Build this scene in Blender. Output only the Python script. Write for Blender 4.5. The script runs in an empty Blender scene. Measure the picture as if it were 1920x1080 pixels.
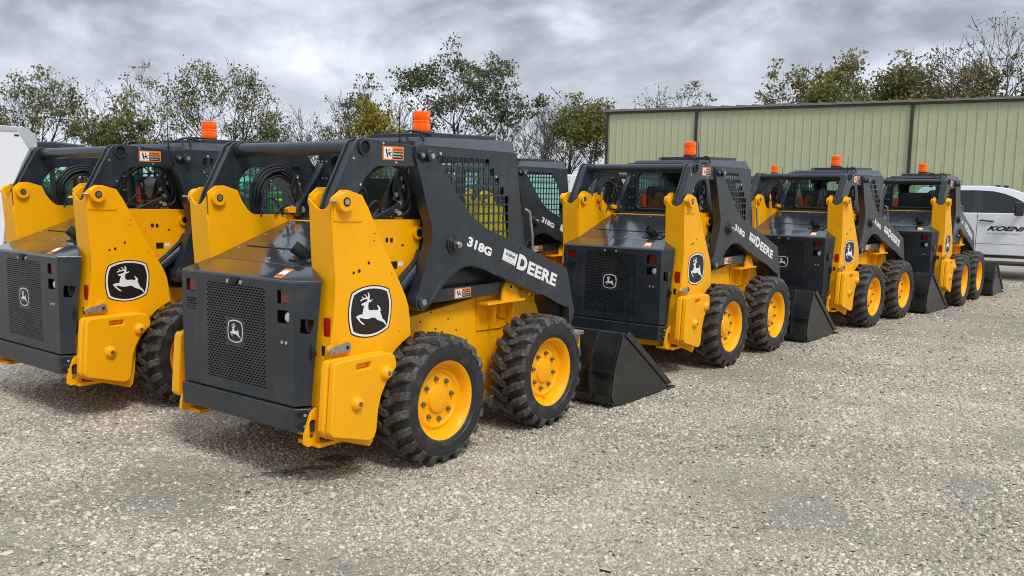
import bpy, math, random
import numpy as np
from mathutils import Vector, Matrix, geometry

sc = bpy.context.scene
col = sc.collection
PI = math.pi
# ------------------------------------------------------------------ camera
F_PX, CAM_H, PITCH, ROLL = 1625.99, 1.6167, 0.11312, 0.016715
cp, sp, cr, sr = math.cos(PITCH), math.sin(PITCH), math.cos(ROLL), math.sin(ROLL)
cF = Vector((0, cp, -sp)); _r = Vector((1, 0, 0)); _u = _r.cross(cF)
cR = _r * cr + _u * sr; cU = -_r * sr + _u * cr
cam_data = bpy.data.cameras.new('camera'); cam = bpy.data.objects.new('camera', cam_data)
col.objects.link(cam); sc.camera = cam
cam_data.sensor_width = 36; cam_data.lens = F_PX / 1920 * 36
cam_data.clip_start = 0.05; cam_data.clip_end = 3000
m = Matrix((cR, cU, -cF)).transposed().to_4x4(); m.translation = Vector((0, 0, CAM_H))
cam.matrix_world = m
def ray(px, py): return cF + cR * ((px - 960) / F_PX) + cU * ((540 - py) / F_PX)
def at(px, py, Y):
    d = ray(px, py); return Vector((0, 0, CAM_H)) + d * (Y / d.y)

# ------------------------------------------------------------------ world, sun
SUN_EL, SUN_AZ = math.radians(52), math.radians(150)     # azimuth clockwise from +Y
w = bpy.data.worlds.new('World'); sc.world = w; w.use_nodes = True
nt = w.node_tree; N = nt.nodes; L = nt.links
for n in list(N): N.remove(n)
out = N.new('ShaderNodeOutputWorld')
sky = N.new('ShaderNodeTexSky'); sky.sky_type = 'NISHITA'; sky.sun_disc = False
sky.sun_elevation = SUN_EL; sky.sun_rotation = SUN_AZ; sky.dust_density = 3
bg1 = N.new('ShaderNodeBackground'); bg1.inputs[1].default_value = 0.09; L.new(sky.outputs[0], bg1.inputs[0])
tc = N.new('ShaderNodeTexCoord'); sep = N.new('ShaderNodeSeparateXYZ'); L.new(tc.outputs['Generated'], sep.inputs[0])
def math_(op, a, b=None):
    q = N.new('ShaderNodeMath'); q.operation = op
    for i, v in enumerate((a, b)):
        if v is None: continue
        if isinstance(v, (int, float)): q.inputs[i].default_value = v
        else: L.new(v, q.inputs[i])
    return q.outputs[0]
mp = N.new('ShaderNodeMapping'); mp.inputs['Scale'].default_value = (1.0, 1.0, 2.1); mp.inputs['Location'].default_value = (3.3, 1.9, 0.4)
L.new(tc.outputs['Generated'], mp.inputs[0])
n1 = N.new('ShaderNodeTexNoise'); n1.inputs['Scale'].default_value = 3.4; n1.inputs['Detail'].default_value = 12
n1.inputs['Roughness'].default_value = 0.56; n1.inputs['Distortion'].default_value = 0.7; L.new(mp.outputs[0], n1.inputs[0])
n2 = N.new('ShaderNodeTexNoise'); n2.inputs['Scale'].default_value = 9.0; n2.inputs['Detail'].default_value = 8
n2.inputs['Roughness'].default_value = 0.55; L.new(mp.outputs[0], n2.inputs[0])
mixv = math_('ADD', math_('ADD', math_('MULTIPLY', n1.outputs[0], 0.70), math_('MULTIPLY', n2.outputs[0], 0.30)), math_('MULTIPLY', sep.outputs[2], -0.28))
rmp = N.new('ShaderNodeValToRGB'); L.new(mixv, rmp.inputs[0])
e = rmp.color_ramp.elements
e[0].position = 0.37; e[0].color = (0.21, 0.235, 0.28, 1)
e[1].position = 0.61; e[1].color = (0.78, 0.815, 0.89, 1)
for p, c in ((0.42, (0.27, 0.30, 0.35)), (0.475, (0.38, 0.415, 0.48)), (0.535, (0.53, 0.57, 0.65))):
    q = e.new(p); q.color = (*c, 1)
# paler towards the horizon
hz = N.new('ShaderNodeMapRange'); hz.inputs['From Min'].default_value = 0.0; hz.inputs['From Max'].default_value = 0.2
hz.inputs['To Min'].default_value = 0.5; hz.inputs['To Max'].default_value = 0.0; L.new(sep.outputs[2], hz.inputs[0])
hm = N.new('ShaderNodeMix'); hm.data_type = 'RGBA'; L.new(hz.outputs[0], hm.inputs[0]); L.new(rmp.outputs[0], hm.inputs[6])
hm.inputs[7].default_value = (0.66, 0.70, 0.78, 1)
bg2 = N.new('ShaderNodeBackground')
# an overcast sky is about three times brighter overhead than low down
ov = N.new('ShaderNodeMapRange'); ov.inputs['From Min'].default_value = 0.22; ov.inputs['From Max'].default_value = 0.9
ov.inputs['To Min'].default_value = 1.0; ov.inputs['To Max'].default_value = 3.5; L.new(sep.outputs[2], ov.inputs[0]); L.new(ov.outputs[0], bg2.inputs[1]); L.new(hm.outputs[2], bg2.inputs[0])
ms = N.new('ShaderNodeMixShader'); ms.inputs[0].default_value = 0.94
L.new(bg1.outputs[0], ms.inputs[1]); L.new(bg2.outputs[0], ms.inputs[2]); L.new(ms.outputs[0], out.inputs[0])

sun_d = bpy.data.lights.new('sun', 'SUN'); sun_d.energy = 1.5; sun_d.angle = math.radians(16); sun_d.color = (1, 0.96, 0.9)
sun = bpy.data.objects.new('sun', sun_d); col.objects.link(sun)
sdir = Vector((math.sin(SUN_AZ) * math.cos(SUN_EL), math.cos(SUN_AZ) * math.cos(SUN_EL), math.sin(SUN_EL)))
sun.rotation_euler = sdir.to_track_quat('Z', 'Y').to_euler()
sc.view_settings.view_transform = 'Standard'; sc.view_settings.look = 'None'
sc.view_settings.exposure = 0.5; sc.view_settings.gamma = 1
sc.render.engine = 'CYCLES'
sc.cycles.pixel_filter_type = 'BLACKMAN_HARRIS'; sc.cycles.filter_width = 1.05
sc.cycles.max_bounces = 8; sc.cycles.transparent_max_bounces = 12

# ------------------------------------------------------------------ materials
def mat(name, base, rough=0.5, metal=0.0, coat=0.0, var=0.0, vscale=6.0, dirt=None, dscale=9.0, damt=0.4, bump=0.0, bscale=60.0, emit=0.0, spec=0.5, streak=0.0):
    m = bpy.data.materials.new(name); m.use_nodes = True; t = m.node_tree; b = t.nodes['Principled BSDF']
    b.inputs['Base Color'].default_value = (*base, 1); b.inputs['Roughness'].default_value = rough
    b.inputs['Metallic'].default_value = metal; b.inputs['Coat Weight'].default_value = coat
    b.inputs['Coat Roughness'].default_value = 0.08; b.inputs['Specular IOR Level'].default_value = spec
    if emit:
        b.inputs['Emission Color'].default_value = (*base, 1); b.inputs['Emission Strength'].default_value = emit
    if var or dirt or bump:
        tcn = t.nodes.new('ShaderNodeTexCoord')
        src = None
        if var:
            nz = t.nodes.new('ShaderNodeTexNoise'); nz.inputs['Scale'].default_value = vscale; nz.inputs['Detail'].default_value = 6
            t.links.new(tcn.outputs['Object'], nz.inputs[0])
            r = t.nodes.new('ShaderNodeValToRGB'); t.links.new(nz.outputs[0], r.inputs[0])
            r.color_ramp.elements[0].position = 0.3; r.color_ramp.elements[1].position = 0.7
            r.color_ramp.elements[0].color = (*[c * (1 - var) for c in base], 1)
            r.color_ramp.elements[1].color = (*[min(1, c * (1 + var)) for c in base], 1)
            src = r.outputs[0]; t.links.new(src, b.inputs['Base Color'])
            rr = t.nodes.new('ShaderNodeMapRange'); t.links.new(nz.outputs[0], rr.inputs[0])
            rr.inputs['To Min'].default_value = rough * 0.8; rr.inputs['To Max'].default_value = min(1, rough * 1.25)
            t.links.new(rr.outputs[0], b.inputs['Roughness'])
        if dirt:
            nd = t.nodes.new('ShaderNodeTexNoise'); nd.inputs['Scale'].default_value = dscale; nd.inputs['Detail'].default_value = 10
            nd.inputs['Roughness'].default_value = 0.7
            t.links.new(tcn.outputs['Object'], nd.inputs[0])
            r2 = t.nodes.new('ShaderNodeMapRange'); t.links.new(nd.outputs[0], r2.inputs[0])
            r2.inputs['From Min'].default_value = 0.5; r2.inputs['From Max'].default_value = 0.66; r2.inputs['To Max'].default_value = damt
            mx = t.nodes.new('ShaderNodeMix'); mx.data_type = 'RGBA'; t.links.new(r2.outputs[0], mx.inputs[0])
            if src: t.links.new(src, mx.inputs[6])
            else: mx.inputs[6].default_value = (*base, 1)
            mx.inputs[7].default_value = (*dirt, 1); t.links.new(mx.outputs[2], b.inputs['Base Color'])
        if streak:                                                  # dried rain runs and dust, drawn out downwards
            mpn = t.nodes.new('ShaderNodeMapping'); mpn.inputs['Scale'].default_value = (26, 26, 1.6); t.links.new(tcn.outputs['Object'], mpn.inputs[0])
            ns = t.nodes.new('ShaderNodeTexNoise'); ns.inputs['Scale'].default_value = 1.0; ns.inputs['Detail'].default_value = 5; t.links.new(mpn.outputs[0], ns.inputs[0])
            r3 = t.nodes.new('ShaderNodeMapRange'); t.links.new(ns.outputs[0], r3.inputs[0]); r3.inputs['From Min'].default_value = .55; r3.inputs['From Max'].default_value = .75; r3.inputs['To Max'].default_value = streak
            m3 = t.nodes.new('ShaderNodeMix'); m3.data_type = 'RGBA'; t.links.new(r3.outputs[0], m3.inputs[0])
            lk_ = b.inputs['Base Color'].links
            t.links.new(lk_[0].from_socket, m3.inputs[6]) if lk_ else None
            m3.inputs[7].default_value = (*(dirt or (.3, .28, .24)), 1); t.links.new(m3.outputs[2], b.inputs['Base Color'])
        if bump:
            nb = t.nodes.new('ShaderNodeTexNoise'); nb.inputs['Scale'].default_value = bscale; nb.inputs['Detail'].default_value = 4
            t.links.new(tcn.outputs['Object'], nb.inputs[0])
            bb = t.nodes.new('ShaderNodeBump'); bb.inputs['Strength'].default_value = bump; bb.inputs['Distance'].default_value = 0.004
            t.links.new(nb.outputs[0], bb.inputs['Height']); t.links.new(bb.outputs[0], b.inputs['Normal'])
    return m
M = {}
M['yellow'] = mat('yellow_paint', (1.0, 0.44, 0.0), 0.42, coat=0.08, var=0.04, vscale=3, dirt=(0.74, 0.34, 0.02), dscale=2.2, damt=0.3, bump=0.05, bscale=90, spec=0.22, streak=.22)
M['dark'] = mat('slate_paint', (0.017, 0.024, 0.031), 0.34, coat=0.22, var=0.12, vscale=4, dirt=(0.08, 0.08, 0.074), dscale=5, damt=0.3, bump=0.05, bscale=120, streak=.25)
M['hood'] = mat('hood_gloss_paint', (0.020, 0.026, 0.032), 0.2, coat=0.7, var=0.08, vscale=3, dirt=(0.10, 0.10, 0.09), dscale=7, damt=0.15)
M['black'] = mat('black_rubbery', (0.012, 0.012, 0.013), 0.55, var=0.3, vscale=8)
M['bucket'] = mat('bucket_black_paint', (0.011, 0.012, 0.012), 0.38, coat=0.2, var=0.25, vscale=7, dirt=(0.07, 0.065, 0.05), dscale=6, damt=0.35, bump=0.08)
M['tyre'] = mat('tyre_rubber', (0.017, 0.018, 0.020), 0.5, var=0.2, vscale=14, dirt=(0.12, 0.11, 0.095), dscale=9, damt=0.4, bump=0.25, bscale=80)
M['lug'] = mat('muddy_tread_rubber', (0.052, 0.046, 0.040), 0.62, var=0.45, vscale=9, dirt=(0.20, 0.175, 0.145), dscale=34, damt=0.75, bump=0.6, bscale=120)
M['steel'] = mat('zinc_steel', (0.50, 0.49, 0.47), 0.34, metal=0.9, var=0.2, vscale=30)
M['bolt'] = mat('bright_bolt', (0.62, 0.62, 0.6), 0.3, metal=0.7)
M['nut'] = mat('dull_nut', (0.25, 0.21, 0.16), 0.45, metal=0.7, var=0.3, vscale=60)
M['hole'] = mat('dark_hole', (0.006, 0.006, 0.006), 0.8)
M['white'] = mat('white_decal', (0.84, 0.84, 0.83), 0.4)
M['decalblack'] = mat('black_decal', (0.012, 0.011, 0.011), 0.4)
M['orange'] = mat('orange_decal', (0.90, 0.24, 0.02), 0.4)
M['red'] = mat('red_reflector', (0.42, 0.008, 0.006), 0.3, coat=0.5)
M['redlens'] = mat('dark_red_lens', (0.16, 0.006, 0.012), 0.15, coat=0.8)
M['lens'] = mat('clear_lens', (0.62, 0.64, 0.66), 0.12, metal=0.4, coat=1)
M['pad'] = mat('red_orange_pad', (0.85, 0.07, 0.03), 0.5)
M['greypaint'] = mat('grey_lever', (0.30, 0.29, 0.26), 0.45, metal=0.4, var=0.2, vscale=40)
M['cabgrey'] = mat('cab_interior_plastic', (0.05, 0.05, 0.048), 0.7, var=0.2)
M['green'] = mat('green_paint', (0.02, 0.16, 0.03), 0.3, coat=0.4)
M['yellowstripe'] = mat('yellow_stripe', (0.75, 0.72, 0.05), 0.4)
M['trailer'] = mat('trailer_white', (0.80, 0.81, 0.83), 0.3, coat=0.4, var=0.03, vscale=2)
M['alu'] = mat('aluminium_trim', (0.62, 0.64, 0.66), 0.3, metal=0.7)
M['truckwhite'] = mat('truck_white', (0.74, 0.75, 0.77), 0.22, coat=0.7, var=0.02)
M['truckglass'] = mat('dark_tinted_glass', (0.025, 0.027, 0.03), 0.15, spec=.35)
M['blackgloss'] = mat('black_trim', (0.012, 0.012, 0.013), 0.3, coat=0.4)

def beacon_mat():
    m = bpy.data.materials.new('orange_beacon_lens'); m.use_nodes = True; b = m.node_tree.nodes['Principled BSDF']
    b.inputs['Base Color'].default_value = (1.0, 0.12, 0.0, 1); b.inputs['Roughness'].default_value = 0.3
    b.inputs['Transmission Weight'].default_value = 0.1; b.inputs['Coat Weight'].default_value = 0.1; b.inputs['Specular IOR Level'].default_value = .12
    b.inputs['Subsurface Weight'].default_value = 0.0; b.inputs['Subsurface Radius'].default_value = (0.05, 0.01, 0.005)
    b.inputs['Emission Color'].default_value = (1.0, 0.12, 0.0, 1); b.inputs['Emission Strength'].default_value = 0.12  # faint glow on an unlit lens, standing in for daylight passing through it
    return m
M['beacon'] = beacon_mat()
def glass_mat(name, tint, gl=0.12):
    m = bpy.data.materials.new(name); m.use_nodes = True; t = m.node_tree; t.nodes.clear()
    o = t.nodes.new('ShaderNodeOutputMaterial'); tr = t.nodes.new('ShaderNodeBsdfTransparent'); tr.inputs[0].default_value = (*tint, 1)
    g = t.nodes.new('ShaderNodeBsdfGlossy'); g.inputs['Roughness'].default_value = 0.03
    lw = t.nodes.new('ShaderNodeLayerWeight'); lw.inputs[0].default_value = .5
    pw = t.nodes.new('ShaderNodeMath'); pw.operation = 'POWER'; t.links.new(lw.outputs['Facing'], pw.inputs[0]); pw.inputs[1].default_value = 4
    fr = t.nodes.new('ShaderNodeMath'); fr.operation = 'MULTIPLY_ADD'; t.links.new(pw.outputs[0], fr.inputs[0]); fr.inputs[1].default_value = .7; fr.inputs[2].default_value = .05
    mx = t.nodes.new('ShaderNodeMixShader'); t.links.new(fr.outputs[0], mx.inputs[0]); t.links.new(tr.outputs[0], mx.inputs[1]); t.links.new(g.outputs[0], mx.inputs[2])
    t.links.new(mx.outputs[0], o.inputs[0]); return m
M['glass'] = glass_mat('green_tinted_glass', (0.66, 0.92, 0.86))
M['rearglass'] = glass_mat('smoky_rear_glass', (0.72, 0.80, 0.76))

# ------------------------------------------------------------------ mesh builder
class MB:
    def __init__(s): s.v = []; s.f = []; s.m = []
    def face(s, pts, mi=0):
        b = len(s.v); s.v += [tuple(p) for p in pts]; s.f.append(tuple(range(b, b + len(pts)))); s.m.append(mi); return s
    def add(s, vs, fs, mi=0):
        b = len(s.v); s.v += [tuple(p) for p in vs]
        for f in fs: s.f.append(tuple(b + i for i in f)); s.m.append(mi)
        return s
    def box(s, x0, x1, y0, y1, z0, z1, mi=0):
        v = [(x, y, z) for x in (x0, x1) for y in (y0, y1) for z in (z0, z1)]
        return s.add(v, [(0, 1, 3, 2), (4, 6, 7, 5), (0, 4, 5, 1), (2, 3, 7, 6), (0, 2, 6, 4), (1, 5, 7, 3)], mi)
    def prism(s, poly, y0, y1, mi=0, fn=None):
        fn = fn or (lambda u, v, w: (u, w, v))
        n = len(poly); v = [fn(a, b, y0) for a, b in poly] + [fn(a, b, y1) for a, b in poly]
        fs = [tuple(range(n)), tuple(range(2 * n - 1, n - 1, -1))] + [(i, (i + 1) % n, n + (i + 1) % n, n + i) for i in range(n)]
        return s.add(v, fs, mi)
    def cyl(s, p0, p1, r, n=20, r2=None, mi=0, caps=True):
        p0 = Vector(p0); p1 = Vector(p1); r2 = r if r2 is None else r2
        d = (p1 - p0).normalized(); a = d.orthogonal().normalized(); b = d.cross(a)
        v = []
        for p, rr in ((p0, r), (p1, r2)):
            for i in range(n):
                t = 2 * PI * i / n; v.append(p + (a * math.cos(t) + b * math.sin(t)) * rr)
        fs = [(i, (i + 1) % n, n + (i + 1) % n, n + i) for i in range(n)]
        if caps: fs += [tuple(range(n - 1, -1, -1)), tuple(range(n, 2 * n))]
        return s.add(v, fs, mi)
    def tube(s, pts, r, n=8, mi=0):
        pts = [Vector(p) for p in pts]; k = len(pts); v = []
        rs = r if isinstance(r, (list, tuple)) else [r] * k
        ref = None
        for i, p in enumerate(pts):
            d = (pts[min(i + 1, k - 1)] - pts[max(i - 1, 0)]).normalized()
            if ref is None: ref = d.orthogonal().normalized()
            a = (ref - d * ref.dot(d)).normalized(); ref = a; b = d.cross(a)
            for j in range(n):
                t = 2 * PI * j / n; v.append(p + (a * math.cos(t) + b * math.sin(t)) * rs[i])
        fs = [(i * n + j, i * n + (j + 1) % n, (i + 1) * n + (j + 1) % n, (i + 1) * n + j) for i in range(k - 1) for j in range(n)]
        fs += [tuple(range(n - 1, -1, -1)), tuple(range((k - 1) * n, k * n))]
        return s.add(v, fs, mi)
    def hose(s, pts, r, n=8, mi=0, k=4):
        P = [Vector(p) for p in pts]; P = [P[0]] + P + [P[-1]]; o = []
        for i in range(1, len(P) - 2):
            a, b, c, d = P[i - 1:i + 3]
            for j in range(k):
                t = j / k; o.append(.5 * ((2 * b) + (c - a) * t + (2 * a - 5 * b + 4 * c - d) * t * t + (3 * b - a - 3 * c + d) * t ** 3))
        return s.tube(o + [P[-2]], r, n, mi)
    def lathe(s, prof, n=48, mi=0, c=(0, 0, 0), closed=False):     # prof (r, y) about the Y axis
        v = []; k = len(prof)
        for i in range(n):
            t = 2 * PI * i / n
            for r, y in prof: v.append((c[0] + r * math.cos(t), c[1] + y, c[2] + r * math.sin(t)))
        fs = []
        for i in range(n):
            a = i * k; b = ((i + 1) % n) * k
            for j in range(k if closed else k - 1): fs.append((a + j, a + (j + 1) % k, b + (j + 1) % k, b + j))
        return s.add(v, fs, mi)
    def plate(s, outer, holes, w0, w1, fn=None, mi=0):              # flat plate with real holes
        fn = fn or (lambda u, v, w: (u, w, v))
        pts = []; edges = []; faces = []
        for lp in [outer] + holes:
            b = len(pts); pts += [Vector(p) for p in lp]; n = len(lp)
            faces.append([b + i for i in range(n)])
        vo, eo, fo, _, _, _ = geometry.delaunay_2d_cdt(pts, [], faces, 2, 1e-6)
        # keep the triangles not inside a hole
        def inside(p, lp):
            c = False; n = len(lp); j = n - 1
            for i in range(n):
                if (lp[i][1] > p[1]) != (lp[j][1] > p[1]) and p[0] < (lp[j][0] - lp[i][0]) * (p[1] - lp[i][1]) / (lp[j][1] - lp[i][1]) + lp[i][0]: c = not c
                j = i
            return c
        bb = [(min(a for a, _ in h), max(a for a, _ in h), min(b for _, b in h), max(b for _, b in h)) for h in holes]
        keep = []
        for f in fo:
            cx = sum(vo[i][0] for i in f) / len(f); cy = sum(vo[i][1] for i in f) / len(f)
            if any(q[0] < cx < q[1] and q[2] < cy < q[3] and inside((cx, cy), h) for q, h in zip(bb, holes)): continue
            keep.append(tuple(f))
        n = len(vo)
        v = [fn(p[0], p[1], w0) for p in vo] + [fn(p[0], p[1], w1) for p in vo]
        s.add(v, keep + [tuple(n + i for i in reversed(f)) for f in keep], mi)
        for lp in [outer] + holes:
            k = len(lp); v = [fn(a, b, w0) for a, b in lp] + [fn(a, b, w1) for a, b in lp]
            s.add(v, [(i, (i + 1) % k, k + (i + 1) % k, k + i) for i in range(k)], mi)
        return s
    def mirrored(s):
        o = MB(); o.v = [(x, -y, z) for x, y, z in s.v]; o.f = [tuple(reversed(f)) for f in s.f]; o.m = list(s.m); return o
    def pieces(s):                                                  # loose pieces, grouped where their boxes touch
        par = list(range(len(s.v)))
        def find(a):
            while par[a] != a: par[a] = par[par[a]]; a = par[a]
            return a
        for f in s.f:
            for i in f[1:]: par[find(i)] = find(f[0])
        gr = {}
        for f, mi in zip(s.f, s.m): gr.setdefault(find(f[0]), []).append((f, mi))
        it = []
        for fs in gr.values():
            P = [s.v[i] for f, _ in fs for i in f]; it.append([[min(p[k] for p in P) - .0025 for k in range(3)], [max(p[k] for p in P) + .0025 for k in range(3)], fs])
        ch = True
        while ch:
            ch = False
            for i in range(len(it)):
                for j in range(i + 1, len(it)):
                    if all(it[i][0][k] < it[j][1][k] and it[j][0][k] < it[i][1][k] for k in range(3)):
                        it[i] = [[min(a, b) for a, b in zip(it[i][0], it[j][0])], [max(a, b) for a, b in zip(it[i][1], it[j][1])], it[i][2] + it[j][2]]; it.pop(j); ch = True; break
                if ch: break
        res = []
        for _, _, fs in it:
            o = MB()
            for f, mi in fs: o.face([s.v[i] for i in f], mi)
            res.append(o)
        return res
    def build_each(s, name, mats, parent=None, bevel=0, **k):
        return [p.build(name, mats, parent, bevel, **k) for p in s.pieces()]
    def build(s, name, mats, parent=None, bevel=0, smooth=True, merge=True, seg=2):
        me = bpy.data.meshes.new(name); me.from_pydata(s.v, [], s.f)
        if not isinstance(mats, (list, tuple)): mats = [mats]
        for mm in mats: me.materials.append(M[mm] if isinstance(mm, str) else mm)
        me.polygons.foreach_set('material_index', s.m)
        import bmesh
        bm = bmesh.new(); bm.from_mesh(me)
        if merge: bmesh.ops.remove_doubles(bm, verts=bm.verts, dist=1e-5)
        bmesh.ops.recalc_face_normals(bm, faces=bm.faces)
        bm.to_mesh(me); bm.free()
        if smooth:
            me.polygons.foreach_set('use_smooth', [True] * len(me.polygons)); me.set_sharp_from_angle(angle=math.radians(32))
        me.update()
        o = bpy.data.objects.new(name, me); col.objects.link(o)
        if parent: o.parent = parent
        if bevel:
            md = o.modifiers.new('bevel', 'BEVEL'); md.width = bevel; md.segments = seg; md.limit_method = 'ANGLE'; md.angle_limit = math.radians(35)
            md.harden_normals = True
        return o
def thing(name, loc, rz, label, cat, group=None):
    o = bpy.data.objects.new(name, None); col.objects.link(o); o.location = loc; o.rotation_euler = (0, 0, rz)
    o.empty_display_size = 0.3; o['label'] = label; o['category'] = cat
    if group: o['group'] = group
    return o
def tag(o, label, cat, group=None):
    o['label'] = label; o['category'] = cat
    if group: o['group'] = group
    return o
def copy_tree(o, parent=None):
    c = o.copy(); col.objects.link(c)
    if parent: c.parent = parent
    for ch in list(o.children): copy_tree(ch, c)
    return c
def arc(cx, cz, r, a0, a1, n):
    return [(cx + r * math.cos(math.radians(a0 + (a1 - a0) * i / n)), cz + r * math.sin(math.radians(a0 + (a1 - a0) * i / n))) for i in range(n + 1)]
def rrect(x0, x1, z0, z1, r, n=3):
    return arc(x1 - r, z1 - r, r, 0, 90, n) + arc(x0 + r, z1 - r, r, 90, 180, n) + arc(x0 + r, z0 + r, r, 180, 270, n) + arc(x1 - r, z0 + r, r, 270, 360, n)
def text_mesh(body, off=0.03, shear=0.0, space=1.0):
    cu = bpy.data.curves.new('lettering', 'FONT'); cu.body = body; cu.offset = off; cu.shear = shear; cu.space_character = space; cu.resolution_u = 4
    o = bpy.data.objects.new('lettering', cu); col.objects.link(o)
    dg = bpy.context.evaluated_depsgraph_get(); me = bpy.data.meshes.new_from_object(o.evaluated_get(dg))
    v = [tuple(p.co) for p in me.vertices]; f = [tuple(p.vertices) for p in me.polygons]
    bpy.data.objects.remove(o); bpy.data.meshes.remove(me); bpy.data.curves.remove(cu)
    xs = [p[0] for p in v]; ys = [p[1] for p in v]; x0, x1, y0, y1 = min(xs), max(xs), min(ys), max(ys)
    return [((p[0] - x0) / (x1 - x0), (p[1] - y0) / (y1 - y0)) for p in v], f
def put_text(mb, tm, q, fn, mi=0):      # q: BL, BR, TR, TL corners in plane coords
    v, f = tm; o = []
    for a, b in v:
        x = (1 - a) * (1 - b) * q[0][0] + a * (1 - b) * q[1][0] + a * b * q[2][0] + (1 - a) * b * q[3][0]
        z = (1 - a) * (1 - b) * q[0][1] + a * (1 - b) * q[1][1] + a * b * q[2][1] + (1 - a) * b * q[3][1]
        o.append(fn(x, z))
    mb.add(o, f, mi)

# ------------------------------------------------------------------ skid steer loader
DEER = [(-0.5531, 0.9181), (-0.5282, 0.9262), (-0.5044, 0.927), (-0.5012, 0.9469), (-0.4911, 0.9727), (-0.5107, 0.9778), (-0.5141, 0.984), (-0.502, 0.9877), (-0.4758, 0.9934), (-0.4692, 0.9987), (-0.467, 1.0083), (-0.4823, 1.0087), (-0.5041, 1.0042), (-0.5158, 0.9988), (-0.5214, 1.0025), (-0.5149, 1.0084), (-0.4997, 1.0136), (-0.5113, 1.0227), (-0.5083, 1.0251), (-0.494, 1.0153), (-0.4823, 1.0153), (-0.4766, 1.0213), (-0.4922, 1.0341), (-0.4879, 1.0357), (-0.4713, 1.0241), (-0.4691, 1.0174), (-0.4634, 1.0185), (-0.4616, 1.0314), (-0.4669, 1.0424), (-0.4616, 1.0432), (-0.4528, 1.0323), (-0.4502, 1.0206), (-0.4547, 1.004), (-0.4494, 0.9992), (-0.4317, 1.0032), (-0.4308, 0.9998), (-0.4406, 0.9918), (-0.4494, 0.9884), (-0.4591, 0.9893), (-0.4627, 0.9693), (-0.4605, 0.9493), (-0.4495, 0.9433), (-0.4184, 0.9425), (-0.3893, 0.9389), (-0.3847, 0.9451), (-0.3892, 0.9555), (-0.3969, 0.9669), (-0.3906, 0.9676), (-0.3734, 0.9523), (-0.3666, 0.9366), (-0.3734, 0.929), (-0.3644, 0.9113), (-0.3553, 0.8886), (-0.3369, 0.8732), (-0.3231, 0.8514), (-0.3254, 0.8409), (-0.3415, 0.8619), (-0.3553, 0.8702), (-0.3916, 0.8832), (-0.414, 0.8999), (-0.4363, 0.9007), (-0.4629, 0.897), (-0.4892, 0.8998), (-0.511, 0.9071), (-0.5291, 0.909), (-0.5197, 0.8934), (-0.5045, 0.8819), (-0.4902, 0.8704), (-0.4937, 0.8665), (-0.5068, 0.8723), (-0.5283, 0.8894), (-0.5433, 0.9057)]
FRAME = [(-0.5808, 1.0507), (-0.5447, 1.066), (-0.5059, 1.0758), (-0.4624, 1.0812), (-0.4182, 1.081), (-0.3733, 1.0752), (-0.3324, 1.0654), (-0.3001, 1.0518), (-0.2885, 1.0165), (-0.2805, 0.9787), (-0.2805, 0.9449), (-0.2851, 0.9047), (-0.293, 0.8649), (-0.3037, 0.8288), (-0.3461, 0.8103), (-0.3917, 0.7974), (-0.4366, 0.792), (-0.4808, 0.7936), (-0.5244, 0.8014), (-0.5588, 0.8116), (-0.5885, 0.8266), (-0.5988, 0.8602), (-0.6057, 0.8996), (-0.6076, 0.9384), (-0.6044, 0.9766), (-0.5958, 1.0174)]
FC = (-0.4445, 0.9365)
def scaled(poly, k): return [(FC[0] + (a - FC[0]) * k, FC[1] + (b - FC[1]) * k) for a, b in poly]
def emblem(fn, layers):                 # fn(u, v, height)
    mb = MB(); hgt = 0
    for k, mi in layers:
        hgt += 0.0007; mb.face([fn(a, b, hgt) for a, b in scaled(FRAME, k)], mi)
    hgt += 0.0007
    pts = [Vector(p) for p in DEER]
    vo, eo, fo, *_ = geometry.delaunay_2d_cdt(pts, [], [list(range(len(pts)))], 1, 1e-7)
    mb.add([fn(p[0], p[1], hgt) for p in vo], [tuple(f) for f in fo], 1)
    return mb
def warn_decal(q, fn):                  # q: BL, BR, TR, TL; fn(x, z, height)
    mb = MB()
    def P(a, b): return tuple((1 - a) * (1 - b) * q[0][i] + a * (1 - b) * q[1][i] + a * b * q[2][i] + (1 - a) * b * q[3][i] for i in (0, 1))
    def rect(a0, a1, b0, b1, hh, mi): mb.face([fn(*P(a, b), hh) for a, b in ((a0, b0), (a1, b0), (a1, b1), (a0, b1))], mi)
    rect(0, 1, 0, 1, .0008, 2); rect(.06, .45, .09, .91, .0015, 0); rect(.47, .95, .09, .6, .0015, 1)
    for body, a0, a1, b0, b1, mi in (('WARNING', .58, .93, .70, .84, 1), ('Pinch Area', .49, .93, .40, .54, 0), ('Keep Away', .49, .88, .17, .31, 0)):
        put_text(mb, text_mesh(body, 0.02), [P(a0, b0), P(a1, b0), P(a1, b1), P(a0, b1)], lambda x, z: fn(x, z, .0022), mi)
    mb.face([fn(*P(a, b), .0022) for a, b in ((.49, .7), (.56, .7), (.525, .86))], 1)
    # pictogram: a figure caught by a slanted bar
    for pl in ([(.13, .8), (.19, .82), (.26, .2), (.2, .2)], [(.27, .55), (.33, .58), (.34, .35), (.28, .33)], [(.3, .5), (.42, .62), (.43, .57), (.32, .42)], [(.3, .38), (.4, .25), (.44, .27), (.33, .44)], [(.2, .5), (.3, .55), (.3, .48), (.2, .44)]):
        mb.face([fn(*P(a, b), .0022) for a, b in pl], 1)
    mb.face([fn(*P(.3 + .035 * math.cos(t), .72 + .075 * math.sin(t)), .0022) for t in [k * PI / 5 for k in range(10)]], 1)
    return mb
SIDE = lambda y0: (lambda x, z, hh=0.0: (x, y0 - hh, z))       # decals on right-hand faces look towards -y

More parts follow.
